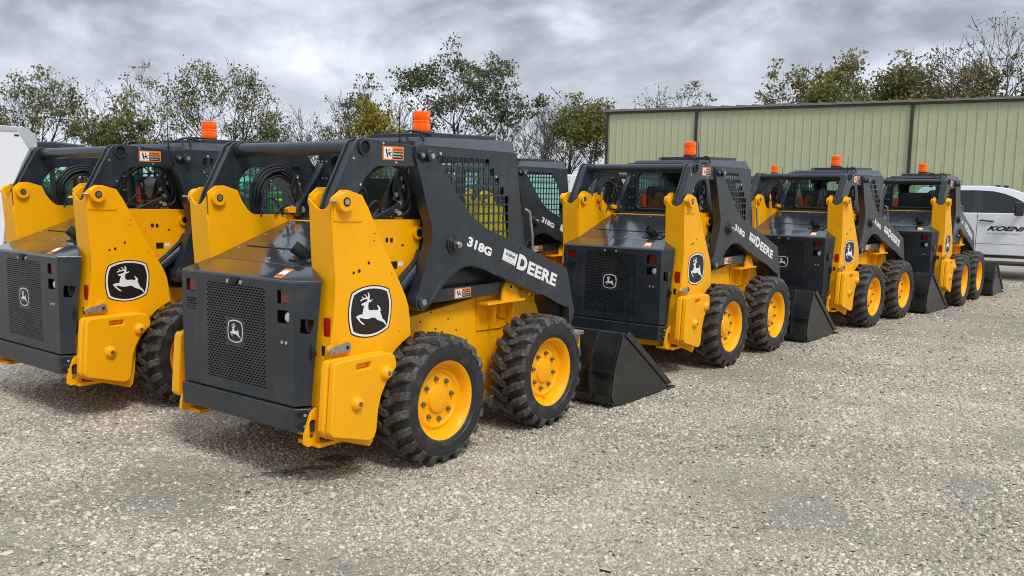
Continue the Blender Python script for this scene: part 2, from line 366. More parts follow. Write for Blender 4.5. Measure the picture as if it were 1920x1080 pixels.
def link_poly(side):
    return [(-0.69, 1.50), (-0.664, 1.571), (-0.615, 1.659), (-0.57, 1.743), (-0.53, 1.812), (-0.513, 1.85), (-0.491, 1.87), (-0.456, 1.881), (-0.422, 1.880), (-0.279, 1.873), (-0.167, 1.866), (0.03, 1.855), (0.03, 1.741), (-0.339, 1.732), (-0.375, 1.72), (-0.411, 1.693), (-0.446, 1.649), (-0.472, 1.598), (-0.52, 1.535), (-0.58, 1.48), (-0.65, 1.465)]
ARM = [(-0.057, 1.797), (-0.054, 1.838), (-0.041, 1.861), (-0.001, 1.865), (0.039, 1.858), (0.087, 1.835), (0.108, 1.808), (0.136, 1.777), (0.185, 1.722), (0.229, 1.676), (0.31, 1.588), (0.393, 1.503), (0.446, 1.456), (0.511, 1.414), (0.61, 1.363), (0.724, 1.328), (0.901, 1.268), (1.089, 1.208), (1.286, 1.138), (1.424, 1.091), (1.538, 1.053), (1.57, 0.979), (1.612, 0.846), (1.66, 0.72), (1.74, 0.50), (1.74, 0.46), (1.66, 0.46), (1.60, 0.60), (1.579, 0.756), (1.493, 0.78), (1.407, 0.812), (1.338, 0.846), (1.256, 0.877), (1.163, 0.9), (1.034, 0.945), (0.909, 0.988), (0.789, 1.03), (0.673, 1.067), (0.593, 1.097), (0.516, 1.119), (0.451, 1.13), (0.388, 1.127), (0.326, 1.111), (0.276, 1.083), (0.226, 1.057), (0.196, 1.029), (0.167, 1.005), (0.138, 0.98), (0.085, 0.925), (0.045, 0.901), (0.0, 0.893), (-0.035, 0.906), (-0.052, 0.94), (-0.045, 0.982), (-0.02, 1.01), (-0.01, 1.038), (0.013, 1.095), (0.036, 1.165), (0.059, 1.228), (0.077, 1.26), (0.091, 1.305), (0.091, 1.344), (0.086, 1.402), (0.066, 1.448), (0.047, 1.493), (0.0, 1.644), (-0.04, 1.748)]
# in front of the tyres the arm steps down inside: the coupler leg is separate
ARM = [p for p in ARM if not (p[0] > 1.65 and p[1] < 0.6)]
TOWER = [(-0.715, 1.522), (-0.718, 1.55), (-0.699, 1.568), (-0.65, 1.60), (-0.60, 1.60), (-0.501, 1.573), (-0.456, 1.506), (-0.395, 1.392), (-0.332, 1.275), (-0.257, 1.154), (-0.167, 0.997), (-0.144, 0.938), (-0.13, 0.85), (-0.125, 0.768)] + arc(0, 0.38, 0.402, 110, 176, 8) + [(-0.41, 0.30), (-0.428, 0.199), (-0.451, 0.175), (-0.765, 0.287), (-0.775, 0.36), (-0.763, 0.436), (-0.747, 0.592), (-0.736, 0.686), (-0.724, 0.796), (-0.705, 0.921), (-0.695, 1.03), (-0.692, 1.123), (-0.702, 1.248), (-0.712, 1.429)]
INNER = [(-0.712, 1.571), (-0.66, 1.609), (-0.60, 1.612), (-0.504, 1.584), (-0.473, 1.518), (-0.436, 1.468), (-0.41, 1.447), (-0.384, 1.435), (0.135, 1.425), (0.141, 1.363), (0.135, 1.278), (0.112, 1.212), (0.076, 1.163), (0.02, 1.10), (-0.05, 1.08), (-0.05, 0.78), (-0.70, 0.78), (-0.69, 1.12), (-0.70, 1.25)]

def make_loader():
    R = thing('skid_steer_loader', (0, 0, 0), 0, 'x', 'loader', 'x')
    # --- chassis
    c = MB(); P = [(-0.70, 0.24), (0.2, 0.205), (0.95, 0.195), (1.30, 0.24), (1.45, 0.42), (1.43, 0.70), (1.36, 0.83), (1.2, 0.905), (0.98, 0.93), (0.6, 0.885), (0.07, 0.83), (-0.2, 0.86), (-0.72, 0.9)]
    c.prism(P, -0.45, 0.45); ch = c.build('chassis', 'yellow', R, bevel=0.006)
    d = MB()
    d.prism([(0.70, 0.895), (0.70, 0.67), (0.95, 0.66), (1.14, 0.69), (1.2, 0.86), (1.16, 0.905)], -0.462, -0.4505)       # raised panel
    for x in (0.90, 1.02): d.prism([(x, 0.868), (x + 0.010, 0.868), (x + 0.010, 0.74)], -0.50, -0.4625)
    d.prism([(0.72, 0.868)] + arc(0.98, 0.868, 0.14, 180, 270, 6)[1:-1] + [(1.0, 0.72), (1.01, 0.868)], -0.475, -0.4628)
    d.build('axle_panel', 'yellow', ch, bevel=0.003); d.mirrored().build('axle_panel', 'yellow', ch, bevel=0.003)
    h_ = MB()
    for x, z, r in ((0.08, 0.70, .008), (0.16, 0.79, .006), (0.30, 0.73, .007), (0.42, 0.78, .006), (0.36, 0.70, .008), (0.26, 0.84, .006), (0.50, 0.70, .006), (0.20, 0.66, .008), (0.60, 0.62, .006)):
        h_.cyl((x, -0.4505, z), (x, -0.4525, z), r, 10)
    h_.build_each('bolt_hole', 'hole', ch)
    # --- upper side plates (inner wall of the towers)
    for s in (-1, 1):
        p = MB(); p.prism(INNER, 0.458, 0.470)
        p.cyl((0.105, 0.468, 1.347), (0.105, 0.492, 1.347), 0.042, 24); p.cyl((-0.65, 0.43, 1.538), (-0.65, 0.49, 1.538), 0.047, 28)
        if s < 0: p = p.mirrored()
        sp_ = p.build('side_plate', 'yellow', R, bevel=0.003)
        q = MB(); q.cyl((0.105, 0.4915, 1.347), (0.105, 0.494, 1.347), 0.024, 20)
        for x, z in ((-0.146, 1.31), (-0.109, 1.308)): q.prism([(x - .009, z - .013), (x + .009, z - .013), (x + .012, z), (x + .009, z + .015), (x - .009, z + .015), (x - .012, z)], 0.4698, 0.4715)
        q.box(-0.025, -0.008, 0.4698, 0.4712, 1.268, 1.283); q.box(-0.12, -0.062, 0.4698, 0.4715, 1.138, 1.182)
        q.cyl((-0.65, 0.428, 1.538), (-0.65, 0.4305, 1.538), 0.022, 20)
        if s < 0: q = q.mirrored()
        q.build_each('port_hole', 'hole', sp_)
        if s < 0:
            MB().box(-0.052, -0.012, -0.4712, -0.4698, 1.152, 1.176).build('serial_plate', 'white', sp_)
        k = MB(); k.cyl((-0.65, 0.4275, 1.538), (-0.65, 0.429, 1.538), 0.016, 16)
        if s < 0: k = k.mirrored()
        k.build_each('pivot_pin', 'steel', sp_)
    # --- towers
    for s in (-1, 1):
        t = MB(); t.prism(TOWER, 0.632, 0.645)
        # rear flange, notched at the top, following the bent rear edge
        fl = [(0.468, 1.548), (0.50, 1.526), (0.52, 1.508), (0.545, 1.497), (0.575, 1.496), (0.60, 1.506), (0.62, 1.522), (0.634, 1.548)]
        def fx(z): 
            zs = [0.287, 0.36, 0.436, 0.592, 0.686, 0.796, 0.921, 1.03, 1.123, 1.248, 1.429, 1.56]; xs = [-.765, -.775, -.763, -.747, -.736, -.724, -.705, -.695, -.692, -.702, -.712, -.718]
            return float(np.interp(z, zs, xs))
        rows = [1.548, 1.429, 1.25, 1.13, 1.0, .92, .8, .69, .59, .44, .36, .29]
        top = [(fx(z) , y, z) for y, z in fl]
        v = top + [(x + .012, y, z) for x, y, z in top]; n = len(top)
        base = [(fx(1.44), y, 1.44) for y, z in fl]
        V = top + base; t.add(V, [(i, i + 1, n + i + 1, n + i) for i in range(n - 1)])
        V2 = [(x + .012, y, z) for x, y, z in V]; t.add(V2, [(i, i + 1, n + i + 1, n + i) for i in range(n - 1)])
        t.add(top + [(x + .012, y, z) for x, y, z in top], [(i, i + 1, n + i + 1, n + i) for i in range(n - 1)])
        rows = [1.44, 1.25, 1.13, 1.0, .92, .8, .69, .59, .44, .36, .29]
        for a, b in zip(rows[:-1], rows[1:]):
            ya = 0.468; yb = 0.468
            for off in (0, .012): t.add([(fx(a) + off, ya, a), (fx(a) + off, .634, a), (fx(b) + off, .634, b), (fx(b) + off, yb, b)], [(0, 1, 2, 3)])
            t.add([(fx(a), ya, a), (fx(b), yb, b), (fx(b) + .012, yb, b), (fx(a) + .012, ya, a)], [(0, 1, 2, 3)])
        t.cyl((-0.65, 0.644, 1.538), (-0.65, 0.69, 1.538), 0.052, 32)
        t.prism(scaled_poly([(-0.705, 1.44), (-0.70, 1.55), (-0.63, 1.59), (-0.56, 1.57), (-0.50, 1.46), (-0.505, 1.435), (-0.53, 1.43), (-0.69, 1.435)]), 0.6445, 0.651)
        t.cyl((-0.72, 0.648, 1.54), (-0.705, 0.668, 1.54), 0.008, 10)
        t.box(-0.80, -0.44, 0.46, 0.632, 0.24, 0.262)
        if s < 0: t = t.mirrored()
        to = t.build('tower', 'yellow', R, bevel=0.004)
        q = MB(); q.cyl((-0.65, 0.688, 1.538), (-0.65, 0.6925, 1.538), 0.024, 24)
        for x, z, r in ((-0.455, 1.205, .0085), (-0.525, 1.165, .010), (-0.565, 1.158, .008), (-0.41, 1.365, .004), (-0.415, 1.325, .004), (-0.28, 1.135, .003), (-0.22, 0.80, .003)):
            q.cyl((x, 0.6449, z), (x, 0.6466, z), r, 12)
        q.box(fx(.74) - 0.002, fx(.74) + .002, 0.578, 0.602, 0.70, 0.775)
        if s < 0: q = q.mirrored()
        q.build_each('port_hole', 'hole', to)
        k = MB(); k.cyl((-0.65, 0.692, 1.538), (-0.65, 0.695, 1.538), 0.0165, 20); k.cyl((-0.745, 0.668, 1.543), (-0.715, 0.676, 1.541), 0.006, 8)
        if s < 0: k = k.mirrored()
        k.build_each('pivot_pin', 'steel', to)
        r = MB(); xx = fx(.87) - .003; r.box(xx - .004, xx, 0.582, 0.63, 0.812, 0.925)
        if s < 0: r = r.mirrored()
        r.build('reflector', 'red', to)
        # stacked counterweights bolted to the tower
        W = [(-0.785, 0.685), (-0.772, 0.708), (-0.70, 0.712), (-0.405, 0.712), (-0.37, 0.706), (-0.345, 0.685), (-0.335, 0.65), (-0.338, 0.618), (-0.408, 0.55), (-0.45, 0.483), (-0.473, 0.41), (-0.484, 0.306), (-0.506, 0.252), (-0.539, 0.244), (-0.80, 0.318), (-0.815, 0.34)]
        W1 = [(a - 0.012, b + 0.004) for a, b in W]
        g = MB(); g.prism(W1, 0.648, 0.694); 
        hole = rrect(-0.632, -0.53, 0.648, 0.682, 0.012)
        g.plate(W, [hole], 0.698, 0.742)
        g.prism([(a, b) for a, b in hole], 0.6945, 0.712)
        if s < 0: g = g.mirrored()
        go = g.build('counterweight', 'yellow', R, bevel=0.009, seg=3)
        g = MB()
        for x, z in ((-0.422, 0.603), (-0.635, 0.47)):
            g.lathe([(0.0, .774), (.018, .774), (.026, .77), (.040, .752), (.042, .738), (.0, .738)], 24, 0, (x, 0, z))
            g.cyl((x, .7735, z), (x, .7755, z), .0145, 6, mi=1)
        if s < 0: g = g.mirrored()
        g.build_each('weight_knob', ['yellow', 'nut'], go)
        # latch lever
        g = MB(); g.cyl((-0.635, 0.644, 0.77), (-0.635, 0.662, 0.77), 0.042, 24, mi=1); g.cyl((-0.735, 0.644, 0.762), (-0.735, 0.66, 0.762), 0.024, 18, mi=1)
        g.prism(arc(-0.635, 0.765, 0.028, -80, 100, 8) + arc(-0.74, 0.755, 0.018, 100, 260, 6), 0.662, 0.672)
        g.cyl((-0.635, .672, .765), (-0.635, .678, .765), .010, 12, mi=2); g.cyl((-0.728, .672, .756), (-0.728, .676, .756), .010, 12, mi=0)
        if s < 0: g = g.mirrored()
        g.build('latch_lever', ['greypaint', 'yellow', 'hole'], to, bevel=0.002)
        # tie-down loop
        g = MB(); loop = [(-0.83, 0.255), (-0.79, 0.25), (-0.70, 0.26), (-0.72, 0.32), (-0.73, 0.43), (-0.76, 0.435), (-0.80, 0.40), (-0.84, 0.30)]
        g.plate([(-0.855, 0.262), (-0.84, 0.248), (-0.76, 0.25), (-0.755, 0.43), (-0.775, 0.448), (-0.80, 0.44), (-0.812, 0.42), (-0.852, 0.31)], [rrect(-0.828, -0.782, 0.285, 0.39, 0.02, 4)], 0.565, 0.59)
        if s < 0: g = g.mirrored()
        g.build('tie_down_loop', 'yellow', to, bevel=0.005)
        g = MB(); g.box(-.800, -.770, .566, .585, .725, .755); g.cyl((-.79, .576, .70), (-.79, .576, .78), .008, 8)
        if s < 0: g = g.mirrored()
        g.build('door_hinge', 'black', to, bevel=.003)
    # tower emblem
    fn = lambda a, b, hh: (a, -0.6455 - hh, b)
    emblem(fn, [(1.0, 0), (0.955, 1), (0.875, 0)]).build('emblem', ['decalblack', 'white'], R, smooth=False)
    # --- rear door
    slots = []
    dz = 0.0146; z = 0.522; row = 0
    while z < 1.066:
        y = -0.262 + (0.0145 if row % 2 else 0)
        while y < 0.262:
            if not (abs(y) < 0.088 and abs(z - 0.80) < 0.078):
                hw = 0.0112; slots.append([(y - hw, z), (y - hw + .004, z - .0042), (y + hw - .004, z - .0042), (y + hw, z), (y + hw - .004, z + .0042), (y - hw + .004, z + .0042)])
            y += 0.029
        z += dz; row += 1
    for r_ in range(5):
        for c_ in range(3): slots.append([(.375 + c_ * .032 + (r_ % 2) * .012 + a, .895 + r_ * .0145 + b) for a, b in ((-.0, -.004), (.02, -.004), (.024, 0), (.02, .004), (0, .004), (-.004, 0))])
    cut = [(-0.372, 1.066), (-0.462, 1.068), (-0.474, 1.054), (-0.474, 0.999), (-0.372, 0.996)]
    lights = [[(a, b) for a, b in cut], [(a, b - .104) for a, b in cut], [(-a, b) for a, b in cut]]
    fnd = lambda u, v, w_: (w_, u, v)
    dr = MB(); dr.plate([(-0.515, 0.458), (0.515, 0.458), (0.515, 1.108), (-0.515, 1.108)], slots + lights, -0.86, -0.852, fnd)
    top = []
    for s in (-1, 1):
        A = (-0.86, s * .515, .458); B = (-0.86, s * .515, 1.108); C_ = (-0.728, s * .578, 1.112); D = (-0.790, s * .560, .458)
        def cf(u, v, w_, A=A, B=B, C_=C_, D=D):
            a = Vector(A).lerp(Vector(D), u); b = Vector(B).lerp(Vector(C_), u); p = a.lerp(b, v); nrm = Vector((-0.42, s * .9, 0)); return tuple(p - nrm.normalized() * w_)
        dr.plate([(0, 0), (1, 0), (1, 1), (0, 1)], [[(.24, .60), (.66, .585), (.86, .70), (.26, .715)]], 0, .006, cf)
    # top lip and sloped top skin
    o = dr.build('rear_door', 'dark', R, bevel=0.0, merge=True)
    tp = MB()
    T = [(-0.862, .515, 1.108), (-0.862, -.515, 1.108), (-0.855, -.513, 1.122), (-0.855, .513, 1.122)]
    tp.face(T)
    Bq = [(-0.855, .513, 1.122), (-0.855, -.513, 1.122), (-0.695, -.464, 1.181), (-0.695, .464, 1.181)]
    tp.face(Bq)
    for s in (-1, 1):
        tp.face([(-0.855, s * .513, 1.122), (-0.722, s * .580, 1.122), (-0.695, s * .464, 1.181)])
        tp.face([(-0.862, s * .515, 1.108), (-0.728, s * .580, 1.108), (-0.722, s * .580, 1.122), (-0.855, s * .513, 1.122)])
    tp.build('door_top', 'hood', o, bevel=0.004)
    ins = MB(); ins.box(-0.785, -0.745, -.53, -.47, .60, 1.0); ins.box(-0.785, -0.745, .47, .53, .60, 1.0); ins.box(-0.835, -0.815, -0.29, 0.29, 0.49, 1.09); ins.box(-0.80, -0.74, -0.455, 0.455, 0.45, 1.06)  # black boxes behind grille and vents, standing in for the shaded engine bay
    ins.build('radiator_and_dark_liner', 'hole', o)
    g = MB()
    for s in (-1, 1): g.box(-0.846, -0.80, *(sorted((s * .385, s * .478))), 0.985, 1.075, 0)
    g.box(-0.848, -0.80, -.405, -.474, 1.004, 1.058, 1); g.box(-0.848, -0.80, .372, .40, 1.004, 1.058, 1)
    g.build_each('tail_light', ['redlens', 'redlens'], o, bevel=.004)
    g = MB()
    g.lathe([(0, -.0), (.018, .002), (.028, .010), (.030, .03)], 20)
    wl = g.build('work_light', 'lens', o); 
    for v in wl.data.vertices: x, y, z = v.co; v.co = (-0.857 + y, -.448 + x * .95, .925 + z * 1.1)
    g = MB()
    for y in (-.413, -.448): g.cyl((-0.8605, y, .791), (-0.864, y, .791), .0095, 14)
    for y in (-.06, .06): g.cyl((-0.8605, y, 1.083), (-0.866, y, 1.083), .011, 14)
    g.build_each('bolt', 'bolt', o)
    g = MB(); g.box(-0.876, -0.856, -.034, .034, 1.082, 1.112); g.box(-0.870, -0.858, -.018, .018, 1.066, 1.084); g.build('door_latch', 'black', o, bevel=.004)
    g = MB()
    for k in range(3):
        g.tube([(-0.79, -.54 + .012 * k, .85 + .01 * k), (-0.80, -.535, .90), (-0.78, -.545 + .01 * k, .96)], .007, 6)
    g.build_each('cable', 'black', o)
    kk = 0.142 / 0.327
    fne = lambda a, b, hh: (-0.8605 - hh, -(a - FC[0]) * kk, 0.803 + (b - FC[1]) * kk * 1.03)
    emblem(fne, [(1.0, 1), (0.90, 0)]).build('badge', ['decalblack', 'white'], o, smooth=False)
    g = MB(); q4 = [(-0.838, -0.315, 1.1285), (-0.838, -0.385, 1.1285), (-0.735, -0.36, 1.1665), (-0.735, -0.29, 1.1665)]
    def tl(a, b, hh):
        p = Vector(q4[0]).lerp(Vector(q4[1]), a).lerp(Vector(q4[3]).lerp(Vector(q4[2]), a), b); return (p.x - .35 * hh, p.y, p.z + hh)
    g.face([tl(a, b, .001) for a, b in ((0, 0), (1, 0), (1, 1), (0, 1))], 1); g.face([tl(a, b, .002) for a, b in ((.1, .35), (.9, .35), (.9, .78), (.1, .78))], 0)
    put_text(g, text_mesh('CAUTION', .02), [(.15, .12), (.85, .12), (.85, .28), (.15, .28)], lambda a, b: tl(a, b, .003), 2)
    g.build('caution_label', ['white', 'orange', 'decalblack'], o, smooth=False)
    # --- bumper
    b = MB(); pf = [(-0.875, -.52), (-0.875, .52), (-0.80, .575), (-0.72, .575), (-0.72, -.575), (-0.80, -.575)]
    b.prism(pf, .318, .446, fn=lambda u, v, w_: (u, v, w_)); b.prism([(-.85, -.50), (-.85, .50), (-.74, .54), (-.74, -.54)], .446, .458, fn=lambda u, v, w_: (u, v, w_))
    bo = b.build('bumper', 'dark', R, bevel=.006)
    g = MB()
    for s in (-1, 1):
        for z in (.352, .412):
            nrm = Vector((-.59, s * .81, 0)).normalized(); cpt = Vector((-.838, s * .547, z)) + nrm * .0006; tng = Vector((.81, s * .59, 0)).normalized()
            pts = [cpt + tng * (.034 * math.cos(t)) + Vector((0, 0, .022 * math.sin(t))) for t in [i * PI / 8 for i in range(16)]]
            g.face(pts, 0); g.cyl(cpt + tng * .012, cpt + tng * .012 + nrm * .006, .009, 12, mi=1)
    g.build_each('bumper_pocket', ['hole', 'steel'], bo)
    # --- hood
    hs = 0.37; hz = lambda x: 1.183 + hs * (x + .69)
    hd = MB()
    hd.prism([(-0.69, hz(-.69)), (-0.12, hz(-.12)), (-0.12, 1.10), (-0.69, 1.10)], -.457, .457)
    ho = hd.build('hood', 'hood', R, bevel=.004)
    g = MB(); pl = [(-0.515, .37), (-0.19, .37), (-0.19, -.37), (-0.515, -.37)]
    g.prism(pl, .0008, .007, fn=lambda u, v, w_: (u, v, hz(u) + w_)); g.build('hood_panel', 'hood', ho, bevel=.003)
    g = MB(); g.prism([(-.12, .455), (-.04, .455), (-.04, -.455), (-.12, -.455)], -.05, .0, fn=lambda u, v, w_: (u, v, 1.398 + w_)); g.build('hood_ledge', 'yellow', R, bevel=.003)
    g = MB()
    for x, y in ((-0.542, .40), (-0.154, .40), (-0.542, -.40), (-0.154, -.40), (-0.641, -.02), (-0.558, -.03), (-0.16, 0), (-.35, .40)):
        g.cyl((x, y, hz(x) - .002), (x - .002, y, hz(x) + .005), .011, 12)
    g.build_each('bolt', 'bolt', ho)
    g = MB(); g.prism([(-0.645, -.20), (-0.56, -.18), (-0.545, -.40), (-0.66, -.40)], .001, .008, fn=lambda u, v, w_: (u, v, hz(u) + w_))
    bx_ = Vector((-.585, -.30, hz(-.585))); tipp = bx_ + Vector((-.062, .052, .062))
    g.cyl(bx_, tipp, .036, 24, .036, caps=False); g.cyl(bx_, tipp, .031, 24, .031, caps=False)
    dd = (tipp - bx_).normalized(); aa = dd.orthogonal().normalized(); b2 = dd.cross(aa)
    ring = [[tipp + (aa * math.cos(t) + b2 * math.sin(t)) * rr for t in [i * PI / 12 for i in range(24)]] for rr in (.036, .031)]
    g.add(ring[0] + ring[1], [(i, (i + 1) % 24, 24 + (i + 1) % 24, 24 + i) for i in range(24)])
    g.face([bx_ + dd * .02 + (aa * math.cos(t) + b2 * math.sin(t)) * .031 for t in [i * PI / 12 for i in range(24)]], 1)
    for x, y in ((-.635, -.225), (-.64, -.375), (-.565, -.375)): g.cyl((x, y, hz(x) + .006), (x, y, hz(x) + .014), .009, 8, mi=2)
    g.build('exhaust_outlet', ['black', 'hole', 'bolt'], ho)
    # --- lift arms: rear links, main arms, cross tube
    for s in (-1, 1):
        lp = link_poly(s)
        g = MB(); g.prism(lp, .582, .597); g.prism(lp, .515, .53)
        inn = [(a + .012, b) for a, b in lp[:6]] + [(-0.485, 1.858), (-0.45, 1.868), (0.0, 1.845), (0.0, 1.755), (-0.345, 1.742), (-0.385, 1.728), (-0.42, 1.70), (-0.455, 1.655), (-0.485, 1.60), (-0.53, 1.545), (-0.58, 1.50)]
        g.prism(inn, .53, .582)
        g.cyl((-.444, .597, 1.831), (-.444, .610, 1.831), .043, 32, caps=False); g.cyl((-.444, .597, 1.831), (-.444, .610, 1.831), .034, 32, caps=False)
        g.lathe([(.034, .610), (.043, .610)], 32, 0, (-.444, 0, 1.831))
        if s < 0: g = g.mirrored()
        lk = g.build('arm_link', 'dark', R, bevel=.0025)
        g = MB(); g.cyl((-.444, .5975, 1.831), (-.444, .599, 1.831), .0342, 32)
        if s < 0: g = g.mirrored()
        g.build('tube_bore', 'hole', lk)
        g = MB()
        for x, z in ((-.30, 1.86), (-.52, 1.77), (-.20, 1.757), (-.47, 1.63)): g.cyl((x, .596, z), (x, .601, z), .007, 10)
        if s < 0: g = g.mirrored()
        g.build_each('bolt', 'bolt', lk)
        a = MB(); a.prism(ARM, .535, .612); a.cyl((0.045, .61, 1.803), (0.045, .655, 1.803), .034, 26); a.cyl((-.012, .61, 1.806), (-.012, .632, 1.806), .024, 20)
        for rr, yy in ((.066, .622), (.052, .632), (.040, .645)): a.cyl((.288, .61, 1.275), (.288, yy, 1.275), rr, 32)
        for rr, yy in ((.056, .622), (.040, .634)): a.cyl((-.003, .535, .945), (-.003, yy, .945), rr, 28)
        # raised doubler round the arch
        a.prism([(0.055, 0.92), (0.16, 1.05), (0.25, 1.13), (0.36, 1.175), (0.45, 1.18), (0.55, 1.165), (0.66, 1.12), (0.64, 1.095), (0.593, 1.104), (0.516, 1.125), (0.451, 1.136), (0.388, 1.133), (0.326, 1.117), (0.22, 1.06), (0.135, 0.985), (0.08, 0.925)], .6115, .616)
        if s < 0: a = a.mirrored()
        ao = a.build('lift_arm', 'dark', R, bevel=.003)
        g = MB(); g.cyl((0.045, .655, 1.803), (0.045, .659, 1.803), .016, 16); g.cyl((-.012, .632, 1.806), (-.012, .637, 1.806), .013, 14)
        g.cyl((.292, .645, 1.275), (.292, .655, 1.275), .021, 6); g.cyl((.292, .655, 1.275), (.292, .664, 1.275), .014, 12); g.cyl((-.003, .634, .945), (-.003, .639, .945), .019, 18)
        if s < 0: g = g.mirrored()
        g.build_each('pivot_bolt', 'steel', ao)
        # control bar from the lower pin to the front bracket, lift cylinder
        g = MB(); g.box(0.03, 0.93, .50, .533, .913, .992)
        g.cyl((.233, .5155, .996), (.233, .5155, 1.004), .010, 10, mi=1)
        if s < 0: g = g.mirrored()
        g.build('control_bar', ['dark', 'bolt'], R, bevel=.004)
        g = MB(); g.prism([(0.857, 0.868), (0.861, 0.944), (0.880, 0.978), (0.905, 0.992), (0.938, 0.996), (0.968, .984), (0.988, 0.963), (1.062, 0.868)], .536, .552)
        g.box(.675, 1.09, .448, .572, .853, .868); g.cyl((.937, .552, .957), (.937, .562, .957), .030, 22); g.cyl((.937, .562, .957), (.937, .5635, .957), .012, 12, mi=1)
        for x in (.80, 1.0): g.prism([(x, .853), (x + .012, .853), (x + .012, .70)], .452, .53)
        if s < 0: g = g.mirrored()
        g.build('arm_bracket', ['yellow', 'hole'], R, bevel=.003)
        g = MB(); g.cyl((-.36, .525, .85), (.12, .495, 1.17), .044, 24); g.cyl((.10, .50, 1.165), (.27, .492, 1.27), .022, 18, mi=1)
        g.tube([(-.30, .55, .93), (-.1, .53, 1.07), (.05, .515, 1.19), (.09, .50, 1.24)], .014, 8, mi=2); g.box(-.06, .0, .525, .56, .93, .99, 2)
        if s < 0: g = g.mirrored()
        g.build('lift_cylinder', ['dark', 'steel', 'black'], R)
        # short yellow link with bright bolt at the front of the side plate
        g = MB(); g.prism(arc(-.045, 1.462, .026, -60, 120, 8) + [(-.09, 1.480), (-.14, 1.482), (-.16, 1.47), (-.155, 1.445), (-.1, 1.442)], .42, .46)
        g.prism([(-.09, 1.42), (-.03, 1.455), (.03, 1.42)], .44, .456)
        g.cyl((-.045, .405, 1.462), (-.045, .42, 1.462), .018, 14, mi=1); g.cyl((-.045, .46, 1.462), (-.045, .478, 1.462), .018, 14, mi=1)
        if s < 0: g = g.mirrored()
        g.build('hood_strut_link', ['yellow', 'bolt'], R, bevel=.002)
        # hoses looping up through the arch, fittings
        g = MB()
        for k in range(5 if s > 0 else 1):
            ye = .487 if s > 0 else .44
            o_ = .017 * k; yy = .498 - .013 * (k % 3)
            g.hose([(-.37 + o_, ye, 1.40), (-.385 + o_, ye, 1.475), (-.39 + o_, yy - .01, 1.55), (-.365 + o_ * .9, yy, 1.625 - o_ * .4), (-.28 + o_ * .5, yy + .01, 1.715 - o_ * .9), (-.16, yy + .012, 1.748 - o_), (-.065 - o_ * .5, yy + .01, 1.715 - o_), (-.005 - o_ * .8, yy, 1.62), (.012 - o_, yy - .015, 1.55), (.005 - o_, ye, 1.475), (.0 - o_, ye, 1.40)], .0105, 8)
        if s < 0:
            for k in range(5):
                a_ = .016 * k
                g.hose([(.03 - a_, .46 + .01 * (k % 2), 1.735), (-.03 - a_ * .6, .475, 1.67), (-.045 - a_ * .4, .48, 1.60), (-.02 - a_ * .5, .475, 1.53), (-.06 - a_ * 2.2, .465, 1.47 - a_ * .2), (-.12 - a_ * 2.6, .44, 1.42)], .0095, 8)
            g.prism([(-.12, 1.40), (.06, 1.40), (.06, 1.74), (-.02, 1.74), (-.10, 1.62), (-.13, 1.50)], .43, .442)
        g.hose([(.02, .45, 1.66), (.05, .46, 1.56), (.03, .47, 1.48), (-.06, .47, 1.45), (-.16, .45, 1.49), (-.24, .44, 1.44)], .009, 8)
        g.hose([(-.34, .46, 1.42), (-.29, .49, 1.52), (-.22, .48, 1.53), (-.17, .45, 1.43)], .008, 8)
        g.hose([(-.05, .46, 1.70), (-.09, .47, 1.60), (-.05, .46, 1.52), (.01, .45, 1.43)], .009, 8)
        if s < 0: g = g.mirrored()
        g.build_each('hydraulic_hose', 'black', R)
        g = MB(); rnd = random.Random(3)
        for k in range(9):
            x = -.05 + rnd.uniform(-.05, .04); z = 1.47 + .024 * k; dx = rnd.uniform(-.012, .012)
            g = MB(); g.cyl((x, .475, z), (x + dx, .480, z + .020), .010 if k % 2 else .013, 8, mi=k % 2)
            if s < 0: g = g.mirrored()
            g.build('hose_fitting', ['greypaint', 'black'], R)
        # coupler leg in front of the tyres
        g = MB(); g.prism([(1.50, .98), (1.58, .96), (1.66, .72), (1.74, .50), (1.74, .30), (1.66, .22), (1.60, .30), (1.58, .62), (1.48, .82)], .36, .534); 
        if s < 0: g = g.mirrored()
        g.build('coupler_leg', 'dark', R, bevel=.005)
        g = MB(); g.box(1.60, 1.72, .30, .66, .545, .575, 1); g.box(1.62, 1.735, .32, .62, .36, .544, 0); g.prism([(1.58, .53), (1.735, .53), (1.70, .18), (1.64, .18)], .54, .56)
        if s < 0: g = g.mirrored()
        g.build('bucket_coupler', ['yellow', 'greypaint'], R, bevel=.004)
    g = MB(); g.cyl((-.444, -.5145, 1.831), (-.444, .5145, 1.831), .040, 32); g.cyl((-.444, -.5148, 1.831), (-.444, -.49, 1.831), .046, 32); g.cyl((-.444, .49, 1.831), (-.444, .5148, 1.831), .046, 32)
    g.build('cross_tube', 'dark', R)
    # lettering and labels on the right-hand arm
    g = MB(); fs = lambda x, z: (x, -.6135, z)
    put_text(g, text_mesh('318G', .048, 0, 1.0), [(.405, 1.262), (.646, 1.180), (.664, 1.232), (.427, 1.322)], fs)
    g.build('model_number', 'white', R, smooth=False)
    g = MB()
    put_text(g, text_mesh('D', .055), [(.925, 1.088), (1.03, 1.051), (1.064, 1.148), (.960, 1.187)], fs)
    put_text(g, text_mesh('EERE', .042, 0, 1.06), [(1.046, 1.046), (1.392, .926), (1.420, 1.010), (1.074, 1.130)], fs)
    g.build('maker_lettering', 'white', R, smooth=False)
    g = MB(); Q = [(.768, 1.156), (.912, 1.104), (.942, 1.178), (.795, 1.229)]
    def PQ(a, b): return tuple((1 - a) * (1 - b) * Q[0][i] + a * (1 - b) * Q[1][i] + a * b * Q[2][i] + (1 - a) * b * Q[3][i] for i in (0, 1))
    g.face([SIDE(-.612)(*PQ(a, b), .001) for a, b in ((0, 0), (1, 0), (1, 1), (0, 1))], 0)
